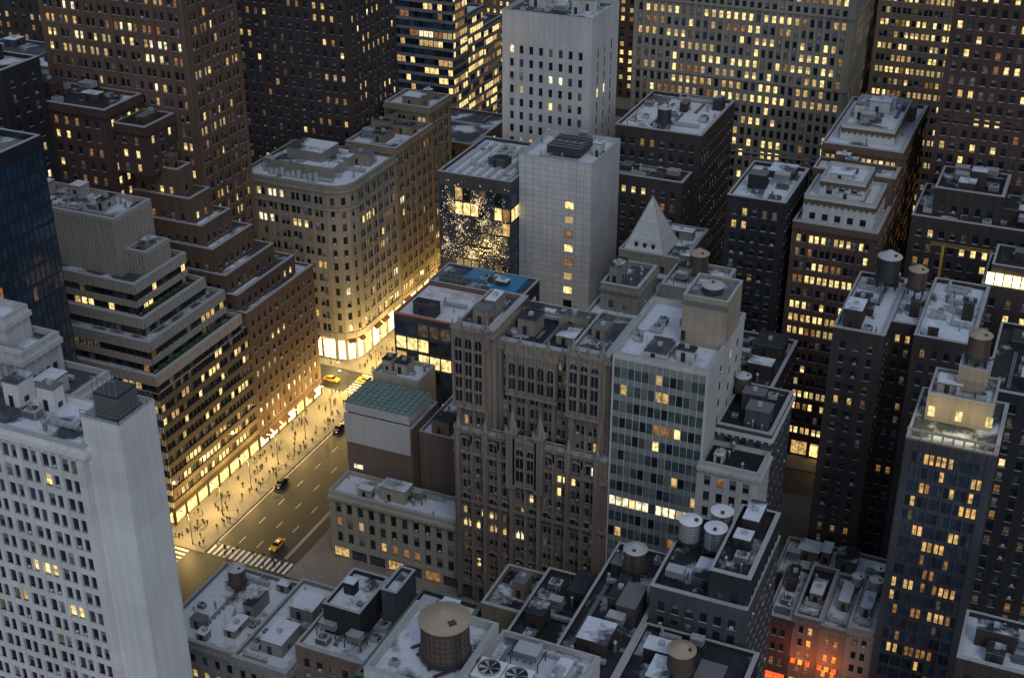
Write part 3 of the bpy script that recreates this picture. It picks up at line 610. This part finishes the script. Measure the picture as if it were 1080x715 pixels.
def exC1(mb,rf,pp,cn,E,base):
    m=MB();m.box(-131,-121.5,325,335,73,75.2,'metald',kt='fdark')
    for q in range(4): m.cyl(-129.4+q*2.1,330,75.2,75.7,.85,.85,16,'metal',kc='fdark')
    for q in range(6): m.box(-131.4,-121.1,325+q*1.9,325.3+q*1.9,75.2,75.35,'metal',True)
    m.obj('cooling_tower',E,base)
building('white_panel_tower','blank light grey panel clad tower with few lit windows','office building',
 [dict(b=(-137,-116,320,342,0,72),fS=pn,fE='blank',c=5,r='r_white',avoid=[(-132,-121,324,336)],ph=1.4)],'w_panel','r_white',pn,extra=exC1)
c5=F(fh=3.9,bw=2.9,n=1,ww=1.2,wh=2.3,sill=.9,lit=.12,dp=.25,ds=.15,em=1.5,top=8,pal='w',sb=False)
building('limestone_tower','light grey limestone tower with small regular windows','skyscraper',
 [dict(b=(-156,-129,352,374,0,102),fE=F(fh=3.9,cols=[.25,.5,.75],ww=1.4,wh=2.6,sill=.7,lit=.1,dp=.2,ds=.1,top=8,pal='w'),c=8,r='r_mid')],'w_ltgrey','r_mid',c5)
building('brown_roof_building','dark brown building with snowy roof, ducts and vents','office building',
 [dict(b=(-121,-96,352,386,0,73),c=12,r='r_white'),dict(b=(-120,-98,343,351.8,0,62),c=5,r='r_mid')],'w_darkbrown','r_white',F(lit=.08,bw=2.8))
tank(-108,356,73,1.,'dark')
def exP(mb,rf,pp,cn,E,base):
    m=MB();x0,x1,y0,y1,z=-106.2,-94.4,318.4,330.2,51.3;c=((x0+x1)/2,(y0+y1)/2,65.5)
    P=[(x0,y0,z),(x1,y0,z),(x1,y1,z),(x0,y1,z)]
    for i in range(4): m.face([P[i],P[(i+1)%4],c],'w_pyramid')
    for i in range(4): m.tube(P[i],c,.22,.12,'coping',5)
    m.cyl(c[0],c[1],c[2]-.4,c[2]+2,.2,.05,6,'metal')
    for q in (.3,.5,.7): xx=x0+(x1-x0)*q;m.box(xx-.5,xx+.5,y0+.7,y0+3,z+.6,z+2.8,'w_limestone',True);m.box(xx-.35,xx+.35,y0+.6,y0+.69,z+1.,z+2.5,'g',True)
    m.obj('pyramid_roof',E,base)
building('pyramid_roof_building','stone building crowned by a pale grey pyramid roof','office building',
 [dict(b=(-107,-89,318,340,0,51),c=5,ph=.8,avoid=[(-107,-94,318,331)],r='r_snow')],'w_limestone','r_snow',F(lit=.1,bw=3),extra=exP)
building('beige_annex_building','small beige building carrying a water tank','office building',
 [dict(b=(-85,-71,285,300,0,59),c=4,r='r_snow')],'w_limestone','r_mid',F(lit=.08,bw=3.2,fh=4))
tank(-78,292,59,1.15,'wood','brown wooden water tank with tan roof above a beige roof')
building('ornamental_roof_building','grey stone building with snowy irregular roof and skylights','office building',
 [dict(b=(-99,-80,268,296,0,55),c=9,r='r_white'),dict(b=(-97,-88,276,290,55,61),c=1,r='r_mid')],'w_limestone','r_white',F(lit=.05,bw=3.2),cornice=(.5,.7,'w_limestone'))
building('dark_tower','dark narrow tower with snow patched roof and fire escapes','office building',
 [dict(b=(-78,-63.5,315,341,0,72),c=8,r='r_white')],'w_black','r_white',F(lit=.05,bw=2.6,fh=3.5,pal='d'),extra=lambda mb,rf,pp,cn,E,base:(fire_escape(E,base,-72,-69,315,[24+3.5*q for q in range(13)])))
def exS(mb,rf,pp,cn,E,base):
    r=random.Random(4)
    for s_i,(cx,cz,R) in enumerate(((-156,46,4.6),(-152.5,52,4),(-149,45,4.4),(-145.,54,3.8),(-141.5,47,4),(-154.5,58,3.2),(-147,60,3))):
        m=MB()
        for b in range(12):
            a=r.uniform(0,2*math.pi);ln=R*r.uniform(.4,1.2)
            for q in range(8):
                f=(q+.9)/8;s=.03+.03*r.random();x=cx+ln*f*math.cos(a+f*.9)+r.uniform(-.4,.4);z=cz+ln*f*math.sin(a+f*.9)+r.uniform(-.4,.4)
                if -158.6<x<-137.8: m.box(x-s,x+s,314.5,314.5+2*s,z-s,z+s,'fairy',True)
        m.obj('string_lights',E,base)
    m=MB()
    for q in range(380):
        s=.025+.04*r.random();x=r.uniform(-158.6,-137.8);z=r.uniform(32,65);m.box(x-s,x+s,314.5,314.5+2*s,z-s,z+s,'fairy',True)
    m.obj('string_lights',E,base)
    for q in range(7):
        m=MB();m.box(-157.5+q*2.9,-156.4+q*2.9,318,343,66.1,66.6,'galv',True);m.obj('roof_rib',E,base)
building('sparkling_glass_building','dark glass fronted building hung with fine golden lights, pale roof','retail building',
 [dict(b=(-159,-137.3,315,346,0,66),c=2,r='r_white')],'w_dkgrey','r_white',F(fh=4.3,bw=2.4,fill=True,pw=.12,wh=3.7,sill=.2,dp=.1,ds=.07,em=.2,lit=.07,split=False,sb=False,glass=('gblue','gblack','g2'),pal='d',top=2.5,rows={13:(.6,'o')}),extra=exS)
lt=F(fh=4.1,bw=3.9,n=2,ww=1.25,wh=2.3,g=.35,lit=.10,dp=.4,dm=.2,ds=.25,base=9,shop=['shopw','shopw','shop'],top=1.8,pal='w',rows={0:(.5,'y')})
arc=[(-195+6*math.sin(a),321-6*math.cos(a)) for a in [math.radians(q) for q in (0,30,60,90)]]
pl=[(-224,315)]+arc+[(-189,345.5),(-224,345.5)]
def exL(mb,rf,pp,cn,E,base):
    m=MB();m.box(-218,-197,322,338,56,59.5,'w_limestone',kt='r_snow');m.box(-214,-202,325,335,59.5,62.5,'w_grey',kt='r_snow');m.obj('penthouse',E,base)
    for q in range(9): m=MB();m.cyl(-216+q*1.9,319,56.1,57.6+(q%3)*.5,.7,.7,10,'galv');m.obj('vent_pipe',E,base)
building('department_store','tan stone department store with rounded corner and glowing shopfronts','department store',
 [dict(b=(-224,-189,315,345.5,0,56),poly=pl,c=7,f=lt,r='r_white')],'w_limestone','r_white',lt,extra=exL)
building('avenue_office_building','brown stone avenue building with deep cornice and lit base','office building',
 [dict(b=(-206,-189,346,371,0,58),f=lt,c=5),dict(b=(-206,-190,371.2,386,0,63),f=lt,c=3)],'w_tan','r_snow',lt,cornice=(.6,.8,'w_tan'))
building('dark_brown_tower','tall dark brown tower with scattered lit windows','skyscraper',
 [dict(b=(-256,-209,356,386,0,140),c=0)],'w_darkbrown','r_dark',F(fh=3.6,bw=3.1,ww=1.3,wh=1.9,lit=.17,dp=.35,ds=.2,pal='w'))
rb=F(fh=3.9,bw=2.2,fill=True,pw=.12,wh=2.6,sill=.9,dp=.1,ds=.35,em=.2,lit=.12,split=False,sb=False,glass=('g2','gblue','gblack'),ks='w_grey',kp='w_dkgrey',pal='w',top=1.2)
rbg=V(rb,lit=.75,pal='o')
building('dark_glass_tower','stepped dark glass tower with grey bands and golden side','skyscraper',
 [dict(b=(-284,-244,500,514,0,90),fE=rbg,c=3),dict(b=(-284,-244,514.2,530,0,54),fE=rbg,c=2),dict(b=(-284,-244,530.2,549,0,45),fE=rbg,c=2)],'w_dkgrey','r_mid',rb)
building('golden_lit_building','stone building with many gold lit windows','office building',[dict(b=(-262,-232,556,590,0,78),c=0)],'w_tan','r_mid',F(lit=.7,pal='o',bw=3))
c4=F(fh=3.55,bw=2.35,n=1,ww=1.3,wh=2.3,sill=.7,lit=.32,pal='y',dp=.6,ds=.15,em=1,top=1.5,sb=False)
building('beige_office_block','broad beige office block with many yellow lit windows','office building',
 [dict(b=(-134,-67,404,470,0,112),band=[52,75,97],c=0)],'w_limestone','r_mid',c4)
building('lit_brown_tower','brown office tower with rows of lit windows','office building',[dict(b=(-64,-40,430,484,0,105),c=0)],'w_tan','r_mid',F(lit=.45,pal='y',bw=3.2,n=2,ww=1.1,g=.3))
building('red_brown_tower','tall dark red brown tower at dusk with lit windows','skyscraper',[dict(b=(-34,-2,350,392,0,122),c=0,band=[60,88])],'w_redbrown','r_dark',F(lit=.22,pal='o',bw=2.6,fh=3.4))
building('dark_terrace_building','dark building with low stepped roofs and small bulkheads','office building',[dict(b=(-34,0,325,348,0,70),c=12),dict(b=(-30,-14,330,346,70,76),c=5)],'w_darkbrown','r_dark',F(lit=.12,pal='o',bw=2.8))
def exCr(mb,rf,pp,cn,E,base):
    for q in range(7): m=MB();m.box(-13.2+q*1.9,-11.6+q*1.9,299.2,299.45,67.4,70.2,'shopw',True);m.obj('lit_panel',E,base)
building('glowing_roof_building','dark building with bright yellow glowing attic','office building',[dict(b=(-14,6,300,318,0,66),c=2),dict(b=(-12.5,4,300,312,66,71),f='blank',c=1)],'w_darkbrown','r_dark',F(lit=.15,pal='y'),extra=exCr)
building('dark_edge_building','very dark brick building with a few lit windows','apartment building',[dict(b=(-8,14,258,290,0,62),c=8)],'w_black','r_dark',F(lit=.12,pal='o',fh=3.2))
building('blue_grey_office','blue grey glass office block with pale bands','office building',[dict(b=(-340,-296,330,352,0,74),c=3)],'w_dkgrey','r_mid',rb)
building('dark_slab','dark slab building with small windows','office building',[dict(b=(-263,-239.5,244,257,0,104),c=2)],'w_black','r_dark',F(lit=.05))
lo=F(fh=3.8,bw=2.8,ww=1.3,wh=2.1,lit=.05,dp=.35,ds=.25)
building('corner_rooftop_building','low dark stone building with snowy roof and cornice','office building',
 [dict(b=(-150,-131,168,192,0,21.5),c=8,r='r_white'),dict(b=(-130.9,-119,166,192,0,23),c=8,r='r_white')],'w_grey','r_white',lo,cornice=(.6,.6,'w_grey'))
tank(-143,186,21.6,.9,'woodg')
building('rooftop_clutter_building','brick building with snow dusted roof and dark bulkheads','office building',
 [dict(b=(-118.8,-103,170,193,0,27),c=10,r='r_white'),dict(b=(-116,-108,176,188,27,33),f='blank',w='w_black',c=2,r='r_snow'),dict(b=(-106.5,-103.2,182,190,27,35),f='blank',w='w_dkgrey',c=0,r='r_snow')],'w_brick','r_snow',lo)
building('green_edged_building','building with green copper roof edge and snow','office building',
 [dict(b=(-102.8,-90,165,192,0,29),c=10,r='r_white',ph=1.2)],'w_darkbrown','r_snow',lo,cop='bronzegreen')
building('tank_building','light concrete building crowned by a large water tank','office building',
 [dict(b=(-88,-73.2,144,162,0,52),c=2,r='r_snow',avoid=[(-83,-72,147,159)],ph=1.8)],'w_ltgrey','r_snow',lo,cop='coping')
tank(-78.2,153,52,(2.0,2.0,1.65),'low','large squat brown wooden water tank with broad tan conical roof')
def exF(mb,rf,pp,cn,E,base):
    for cx in (-70.2,-65.5):
        m=MB();m.box(cx-2.2,cx+2.2,150.2,154.7,50.1,52.6,'galv');m.box(cx-2.25,cx+2.25,150.1,154.8,52.6,52.8,'white',True)
        m.cyl(cx,152.45,52.8,53.3,1.8,1.8,24,'metal',False);m.cyl(cx,152.45,52.85,52.86,1.78,1.78,24,'fdark')
        for i in range(6):
            a=i*math.pi/3;m.face([(cx,152.45,53.05),(cx+1.7*math.cos(a),152.45+1.7*math.sin(a),53.2),(cx+1.7*math.cos(a+.35),152.45+1.7*math.sin(a+.35),52.95)],'galv')
        m.obj('cooling_fan',E,base)
building('fan_roof_building','building with two large rooftop cooling fans','office building',[dict(b=(-72.9,-56,148,164,0,50),c=5,r='r_snow',avoid=[(-73,-62,149,156)])],'w_ltgrey','r_snow',lo,extra=exF)
building('beige_box_building','small beige rooftop building with dark flat roof','office building',[dict(b=(-89,-79.5,190,203,0,31.5),c=1,r='r_black',ph=1.2)],'w_tan','r_black',F(lit=.05,bw=3.5))
building('black_roof_building','dark building with black tar roof and bulkheads','office building',
 [dict(b=(-79,-66.5,166,200,0,36),c=8,r='r_dark'),dict(b=(-66.3,-54.5,166,204,0,43),c=10,r='r_dark')],'w_darkbrown','r_dark',lo)
tank(-60.5,196,43,1.05,'woodg')
building('tri_tank_building','dark brick building with three white topped tanks','office building',
 [dict(b=(-54,-37,185,208,0,50),c=3,r='r_dark',avoid=[(-54,-42,196,208)],ph=1.3),dict(b=(-44,-37.2,186,207,50,56),w='w_black',c=3,r='r_dark')],'w_dkgrey','r_dark',F(lit=.03,bw=2.5,fh=3.3),extra=lambda mb,rf,pp,cn,E,base:(fire_escape(E,base,-50,-47,185,[8+3.3*q for q in range(12)])))
for a in((-51.5,199.5),(-47,204.5),(-46.6,199.)): tank(a[0],a[1],50,1.0,'white')
building('front_roof_building','dark building with tar roof and wooden tank','office building',[dict(b=(-54,-34,148,183.5,0,43),c=11,r='r_dark')],'w_black','r_dark',lo)
tank(-44.3,172,43,1.15,'wood')
building('snow_roof_corner_building','dark building with snowy flat roof','office building',[dict(b=(-2.5,16,190,203,0,48),c=5,r='r_white')],'w_darkbrown','r_white',lo)
rh=[('w_redbrown',['sred']),('w_brick',['sorange','sred']),('w_tan',['sorange','sred']),('w_limestone',['lc','sorange'])]
for i,(w,s) in enumerate(rh):
    x=-41+i*5.5
    def exN(mb,rf,pp,cn,E,base,x=x,i=i):
        if i not in (1,2): return
        for k in range(3): m=MB();m.box(x+.5+k*1.5,x+1.4+k*1.5,226.6,226.9,7.2,8.3,'sred' if k!=1 else 'sorange',True);m.obj('red_glow_box',E,base)  # invented glowing boxes, added as a source for the red glow
        l=bpy.data.lights.new('added_red_light','POINT');l.energy=750;l.color=(1,.22,.05);l.shadow_soft_size=.5;o=bpy.data.objects.new('added_red_light',l);COL.objects.link(o);o.parent=E;o.location=(x+2.5-base[0],223.5-base[1],9.5)  # bare point light added over the street to redden the house fronts
    building('row_house','narrow %s row house with glowing orange shopfront'%['red brick','grey brick','tan','pale stone'][i],'row house',
    [dict(b=(x,x+5.4,227.5,246,0,16.5+[0,1.6,.8,2.2][i]),f=F(fh=3.5,bw=1.9,ww=1.,wh=1.8,lit=.25,pal='a',dp=.2,ds=.15,base=4,shop=s,top=1,rows={0:(.8,'r'),1:(.7,'r'),2:(.5,'r')} if i in(1,2) else {}),c=3,r='r_white' if i!=1 else 'r_dark')],w,'r_white',cornice=(.4,.5,w),extra=exN)
tank(-21.5,240,19,.7,'white');tank(-21.5,244.5,19,.7,'white');tank(-25.5,242,18,.6,'white')
building('low_rear_building','low building with white corrugated roof','workshop',[dict(b=(-44,-20,247,261,0,13),c=5,r='r_white')],'w_brick','r_white',lo)
x=-430;i=0
wl=['w_brown','w_limestone','w_darkbrown','w_grey','w_redbrown','w_tan']
while x<120:
    w=rnd.uniform(24,40);h=rnd.uniform(95,140)
    building('distant_office_building','distant %s office building with lit windows'%['brown','limestone','dark brown','grey','red brown','tan'][i%6],'office building',[dict(b=(x,x+w-2,596,640,0,h),c=0)],wl[i%6],'r_mid',F(bw=4.2,fh=4,ww=1.8,wh=2.2,lit=.3,pal='y',sb=False))
    x+=w;i+=1
for x0,x1_,y,z,w in [(-420,-345,400,95,'w_darkbrown'),(-340,-290,420,100,'w_grey'),(-330,-300,280,60,'w_brown'),(-300,-250,660,110,'w_brown'),(-245,-190,660,100,'w_grey'),(-34,10,430,120,'w_darkbrown'),(-128,-75,500,130,'w_grey'),(-246,-191,404,40,'w_brown')]:
    building('distant_office_building','distant office block with scattered lit windows','office building',[dict(b=(x0,x1_,y,y+34,0,z),c=2)],w,'r_mid',F(bw=4,fh=4,ww=1.7,wh=2.2,lit=.22,sb=False))
for a in ACS[:290]:
    copytree(AP,(a[0],a[1],a[2]),a[3]/1.2,rnd.choice([0,math.pi/2,math.pi]))
# ------------------------------------------------------------ ground
KW=-176.
def sheet(name,rects,z,k,kind='structure'):
    m=MB()
    for r in rects: m.face([(r[0],r[2],z),(r[1],r[2],z),(r[1],r[3],z),(r[0],r[3],z)],k)
    o=m.obj(name);o['kind']=kind;return o
sheet('ground',[(-4000,4000,-3000,6000)],0,'ground')
YB=[(-60,88),(100,205),(217,299),(311,389),(400,479),(490,569),(580,660),(670,900)]
ys=[(88,100),(205,217),(299,311),(389,400),(479,490),(569,580),(660,670)]
sheet('road',[(KW,-153,-60,311),(KW,-161,311,900)]+[(-600,KW,a,b) for a,b in ys]+[((-153 if a<311 else -161),400,a,b) for a,b in ys],.004,'asphalt')
m=MB()
for a,b in YB:
    for x0,x1 in ((-600,KW),(-153 if a<305 else -161,400)): m.box(x0,x1,a,b,0,.13,'pavement')
o=m.obj('pavement');o['kind']='structure'
R=[]
for yc in (217.6,294.2,311.4,384.2):
    q=KW+.6
    while q<(-154.2 if yc<300 else -162.4): R.append((q,q+.75,yc,yc+4.4));q+=1.5
for xc in (-184,-151.5):
    for y0_ in (205,299):
        q=y0_+.4
        while q<y0_+11.4: R.append((xc,xc+4.2,q,q+.75));q+=1.5
for x in (-170.5,-165.5,-160.8):
    y=224
    while y<470:
        if not any(a-5<y<b+3 for a,b in ys) and (x<-162 or y<299): R.append((x,x+.18,y,y+3))
        y+=9
for x in (-156.9,-156.4): R.append((x,x+.16,223,291))
R.append((KW+.5,KW+.66,223,292))
sheet('road_marking',R,.008,'paint')
# ------------------------------------------------------------ street lamps
def proto_lamp():
    e=empty('street_lamp',(0,0,0),'tall steel street lamp glowing warm on the kerb','street lamp','street lamps along the avenue');ch=[]
    m=MB();m.cyl(0,0,0,.8,.2,.14,10,'metald');m.cyl(0,0,.8,8,.11,.07,10,'metald');ch.append(m.obj('pole',e))
    m=MB();p=[(0,0,8),(.5,0,8.7),(1.3,0,9),(2.2,0,9)]
    for i in range(3): m.tube(p[i],p[i+1],.05,.05,'metald',6)
    ch.append(m.obj('arm',e))
    m=MB();m.box(1.9,2.8,-.2,.2,8.95,9.12,'metald',True);m.box(2.,2.7,-.15,.15,8.82,8.945,'lamp',True);ch.append(m.obj('lamp_head',e))
    l=bpy.data.lights.new('lamp_light','POINT');l.energy=5600;l.color=(1,.66,.2);l.shadow_soft_size=.3;lo_=bpy.data.objects.new('lamp_light',l);COL.objects.link(lo_);lo_.parent=e;lo_.location=(2.35,0,6.4);ch.append(lo_)
    return e,ch
LP=proto_lamp()
for i,y in enumerate((219,232,245,258,272,286,296,313,320,333,350,370)): copytree(LP,(-180.5,y,.13),1,math.pi)
copytree(LP,(-186,298,.13),1,math.pi/2);copytree(LP,(-196,312.5,.13),1,math.pi/2)
kill(LP)
# ------------------------------------------------------------ cars
def proto_car(kb,taxi):
    e=empty('car',(0,0,0),'yellow taxi cab driving on the avenue' if taxi else 'dark car on the avenue','car','cars on the avenue');ch=[]
    prof=[(-2.4,.35),(-2.42,.75),(-2.2,.95),(-1.6,1.0),(-1.05,1.0),(1.0,.98),(1.9,.92),(2.35,.75),(2.4,.4),(2.3,.3),(-2.3,.3)]
    m=MB();w=.9
    for i in range(len(prof)):
        a=prof[i];b=prof[(i+1)%len(prof)]
        m.face([(-w,a[0],a[1]),(w,a[0],a[1]),(w,b[0],b[1]),(-w,b[0],b[1])],kb)
    m.face([(w,p[0],p[1]) for p in prof],kb);m.face([(-w,p[0],p[1]) for p in prof][::-1],kb)
    r0=[(-.82,-1.75,.99),(.82,-1.75,.99),(.82,1.15,.98),(-.82,1.15,.98)];r1=[(-.62,-1.15,1.45),(.62,-1.15,1.45),(.62,.45,1.45),(-.62,.45,1.45)]
    m.face([(p[0],p[1],1.452) for p in r1],kb);ch.append(m.obj('body',e))
    m=MB()
    for i in range(4): j=(i+1)%4;m.face([r0[i],r0[j],r1[j],r1[i]],'gblack')
    ch.append(m.obj('window',e))
    for sx in(-1,1):
        for y in(-1.45,1.5):
            m=MB();m.tube((sx*.70,y,.34),(sx*.93,y,.34),.34,.34,'rubber',14)
            m.face([(sx*.93,y+.34*math.cos(a*.449),.34+.34*math.sin(a*.449)) for a in range(14)],'rubber');m.face([(sx*.935,y+.18*math.cos(a*.628),.34+.18*math.sin(a*.628)) for a in range(10)],'metal');ch.append(m.obj('wheel',e))
        m=MB();m.box(sx*.65-.18,sx*.65+.18,2.3,2.43,.6,.78,'ld',True);ch.append(m.obj('headlight',e))
        m=MB();m.box(sx*.68-.16,sx*.68+.16,-2.45,-2.38,.68,.85,'sred',True);ch.append(m.obj('tail_light',e))
    if taxi: m=MB();m.box(-.35,.35,-.5,-.2,1.46,1.68,'ld',True);ch.append(m.obj('roof_sign',e))
    return e,ch
CT=proto_car('taxi',True);CB=proto_car('black',False);CW=proto_car('carwhite',False)
for (x,y,r) in [(-161,226.5,math.pi),(-190.5,303.5,-math.pi/2),(-168,330,math.pi),(-170,410,math.pi),(-181,307,math.pi/2)]: copytree(CT,(x,y,.01),1,r)
for (x,y,r) in [(-167.5,288,math.pi),(-154.6,262,math.pi),(-174.6,345,math.pi),(-168.5,372,math.pi),(-133,211,math.pi/2),(-205,307,-math.pi/2),(-174.6,250,math.pi),(-174.6,280,math.pi)]: copytree(CB,(x,y,.01),1,r)
for (x,y,r) in [(-168.4,352,math.pi),(-120,207,math.pi/2)]: copytree(CW,(x,y,.01),1,r,'white car on the street')
for p in (CT,CB,CW,AP): kill(p)
for k in TP: kill(TP[k])
# ------------------------------------------------------------ people
def person_mesh(seed,coat):
    r=random.Random(seed);s=r.uniform(.15,.32)
    J={'p':(0,0,.95,.16),'c':(0,0,1.3,.19),'n':(0,0,1.5,.07),'h':(0,.02,1.62,.11),'t':(0,.02,1.74,.08),
     'hl':(-.1,0,.88,.1),'kl':(-.1,s*.6,.5,.075),'al':(-.1,s*.8-.05,.09,.05),'fl':(-.1,s+.12,.04,.045),'hr':(.1,0,.88,.1),'kr':(.1,-s*.2,.5,.075),'ar':(.1,-s,.12,.05),'fr':(.1,-s+.16,.04,.045),
     'sl':(-.21,0,1.42,.075),'el':(-.27,-.08,1.15,.055),'wl':(-.26,.08,.92,.04),'sr':(.21,0,1.42,.075),'er':(.27,.0,1.15,.055),'wr':(.26,.16,.95,.04)}
    ks=list(J);ed=[('p','c'),('c','n'),('n','h'),('h','t'),('p','hl'),('hl','kl'),('kl','al'),('al','fl'),('p','hr'),('hr','kr'),('kr','ar'),('ar','fr'),('c','sl'),('sl','el'),('el','wl'),('c','sr'),('sr','er'),('er','wr')]
    me=bpy.data.meshes.new('person');me.from_pydata([J[k][:3] for k in ks],[(ks.index(a),ks.index(b)) for a,b in ed],[]);o=bpy.data.objects.new('t',me);COL.objects.link(o)
    o.modifiers.new('s','SKIN')
    for i,k in enumerate(ks): me.skin_vertices[0].data[i].radius=(J[k][3],)*2
    me.skin_vertices[0].data[0].use_root=True
    o.modifiers.new('d','SUBSURF').levels=1
    dg=bpy.context.evaluated_depsgraph_get();m2=bpy.data.meshes.new_from_object(o.evaluated_get(dg));bpy.data.objects.remove(o)
    m2.materials.clear()
    for k in (coat,'trous','skin','bark'): m2.materials.append(MATS[k])
    for p in m2.polygons:
        z=p.center.z;p.material_index=1 if z<.75 else (0 if z<1.5 else (2 if p.center.y>.03 and z<1.7 else 3))
    return m2
PM=[person_mesh(i,c) for i,c in enumerate(['coat1','coat2','coat3','coat1','coat1'])]
PL=['person in dark winter coat walking on the pavement','person in dark red coat walking on the pavement','person in beige coat walking on the pavement','person in dark coat walking on the pavement','person in black coat walking on the pavement']
for i in range(150):
    k=i%5
    if i<115: x=rnd.uniform(-187.3,-177.2);y=rnd.uniform(218,298)
    elif i<128: x=rnd.uniform(-174,-155);y=rnd.uniform(218,221.5)
    else: x=rnd.uniform(-187,-177.5);y=rnd.uniform(312,330)
    o=bpy.data.objects.new('person',PM[k]);COL.objects.link(o);o.location=(x,y,.13 if i<115 or i>=128 else .01);o.rotation_euler=(0,0,rnd.choice([0,math.pi])+rnd.uniform(-.4,.4));o['label']=PL[k];o['category']='person';o['group']='pedestrians on the avenue'
# ------------------------------------------------------------ trees
def proto_tree(seed):
    r=random.Random(seed);e=empty('tree',(0,0,0),'bare winter street tree at the kerb','tree','street trees along the avenue');m=MB()
    def br(p,d,L,ra,lv):
        q=p+d*L;m.tube(p,q,ra,ra*.6,'bark',5 if lv<2 else 3)
        if lv<4:
            for i in range(3 if lv<3 else 2):
                nd=(d+Vector((r.uniform(-1,1),r.uniform(-1,1),r.uniform(-.2,.7)))*.75).normalized();br(p+d*L*r.uniform(.6,1),nd,L*r.uniform(.6,.8),ra*.55,lv+1)
    tr=MB();tr.tube((0,0,0),(0,0,2.6),.22,.15,'bark',8);a=tr.obj('trunk',e)
    for i in range(4): br(Vector((0,0,2.5)),Vector((r.uniform(-.7,.7),r.uniform(-.7,.7),1)).normalized(),2.1,.11,0)
    return e,[a,m.obj('crown',e)]
T0=proto_tree(9)
for y in (252,279,326,342): copytree(T0,(-177.4,y,.13),.55,rnd.uniform(0,6))
kill(T0)
e=empty('tower_crane',(-24,306,0),'thin yellow construction crane jib above dark roofs','crane')
m=MB();m.box(-24.3,-23.7,305.7,306.3,0,72,'yellow');m.obj('mast',e,(-24,306,0))
m=MB()
for dy,dz in ((-.35,0),(.35,0),(0,.6)): m.tube((-27,306+dy,72+dz),(-13,306+dy,72+dz),.06,.06,'yellow',4)
for q in range(10): m.tube((-27+q*1.4,305.65,72),(-27+(q+.5)*1.4,306,72.6),.04,.04,'yellow',4);m.tube((-27+(q+.5)*1.4,306,72.6),(-27+(q+1)*1.4,306.35,72),.04,.04,'yellow',4)
m.obj('jib',e,(-24,306,0))
# ------------------------------------------------------------ world, light, camera
w=bpy.data.worlds.new("World");SC.world=w;w.use_nodes=True;nt=w.node_tree
sk=nt.nodes.new('ShaderNodeTexSky');sk.sky_type='NISHITA';sk.sun_disc=False;sk.sun_elevation=math.radians(9);sk.sun_rotation=math.radians(150)
hs=nt.nodes.new('ShaderNodeHueSaturation');hs.inputs['Saturation'].default_value=.3;nt.links.new(sk.outputs[0],hs.inputs['Color'])
tc=nt.nodes.new('ShaderNodeTexCoord');sp=nt.nodes.new('ShaderNodeSeparateXYZ');nt.links.new(tc.outputs['Generated'],sp.inputs[0])
ma=nt.nodes.new('ShaderNodeMath');ma.operation='MULTIPLY_ADD';ma.use_clamp=False;mm=nt.nodes.new('ShaderNodeMath');mm.operation='MAXIMUM';mm.inputs[1].default_value=0
nt.links.new(sp.outputs[2],mm.inputs[0]);nt.links.new(mm.outputs[0],ma.inputs[0]);ma.inputs[1].default_value=1.65;ma.inputs[2].default_value=.20
vt=nt.nodes.new('ShaderNodeVectorMath');vt.operation='MULTIPLY';vt.inputs[1].default_value=(.80,.94,1.18);nt.links.new(hs.outputs[0],vt.inputs[0])
vs=nt.nodes.new('ShaderNodeVectorMath');vs.operation='SCALE';nt.links.new(vt.outputs[0],vs.inputs[0]);nt.links.new(ma.outputs[0],vs.inputs['Scale'])
nt.links.new(vs.outputs[0],nt.nodes['Background'].inputs[0])
nt.nodes['Background'].inputs[1].default_value=.155
sl=bpy.data.lights.new('sun','SUN');sl.energy=.5;sl.angle=math.radians(20);sl.color=(1,.97,.94);so=bpy.data.objects.new('sun',sl);COL.objects.link(so)
so.rotation_euler=(math.radians(42),0,math.radians(40))
cam=bpy.data.cameras.new('camera');co=bpy.data.objects.new('camera',cam);COL.objects.link(co)
cam.sensor_width=36;cam.lens=48;cam.clip_end=9000;cam.clip_start=1;co.location=(0,0,200);co.rotation_euler=(math.pi/2-math.radians(27.7),0,math.radians(23.5))
SC.camera=co;SC.view_settings.view_transform='Standard'
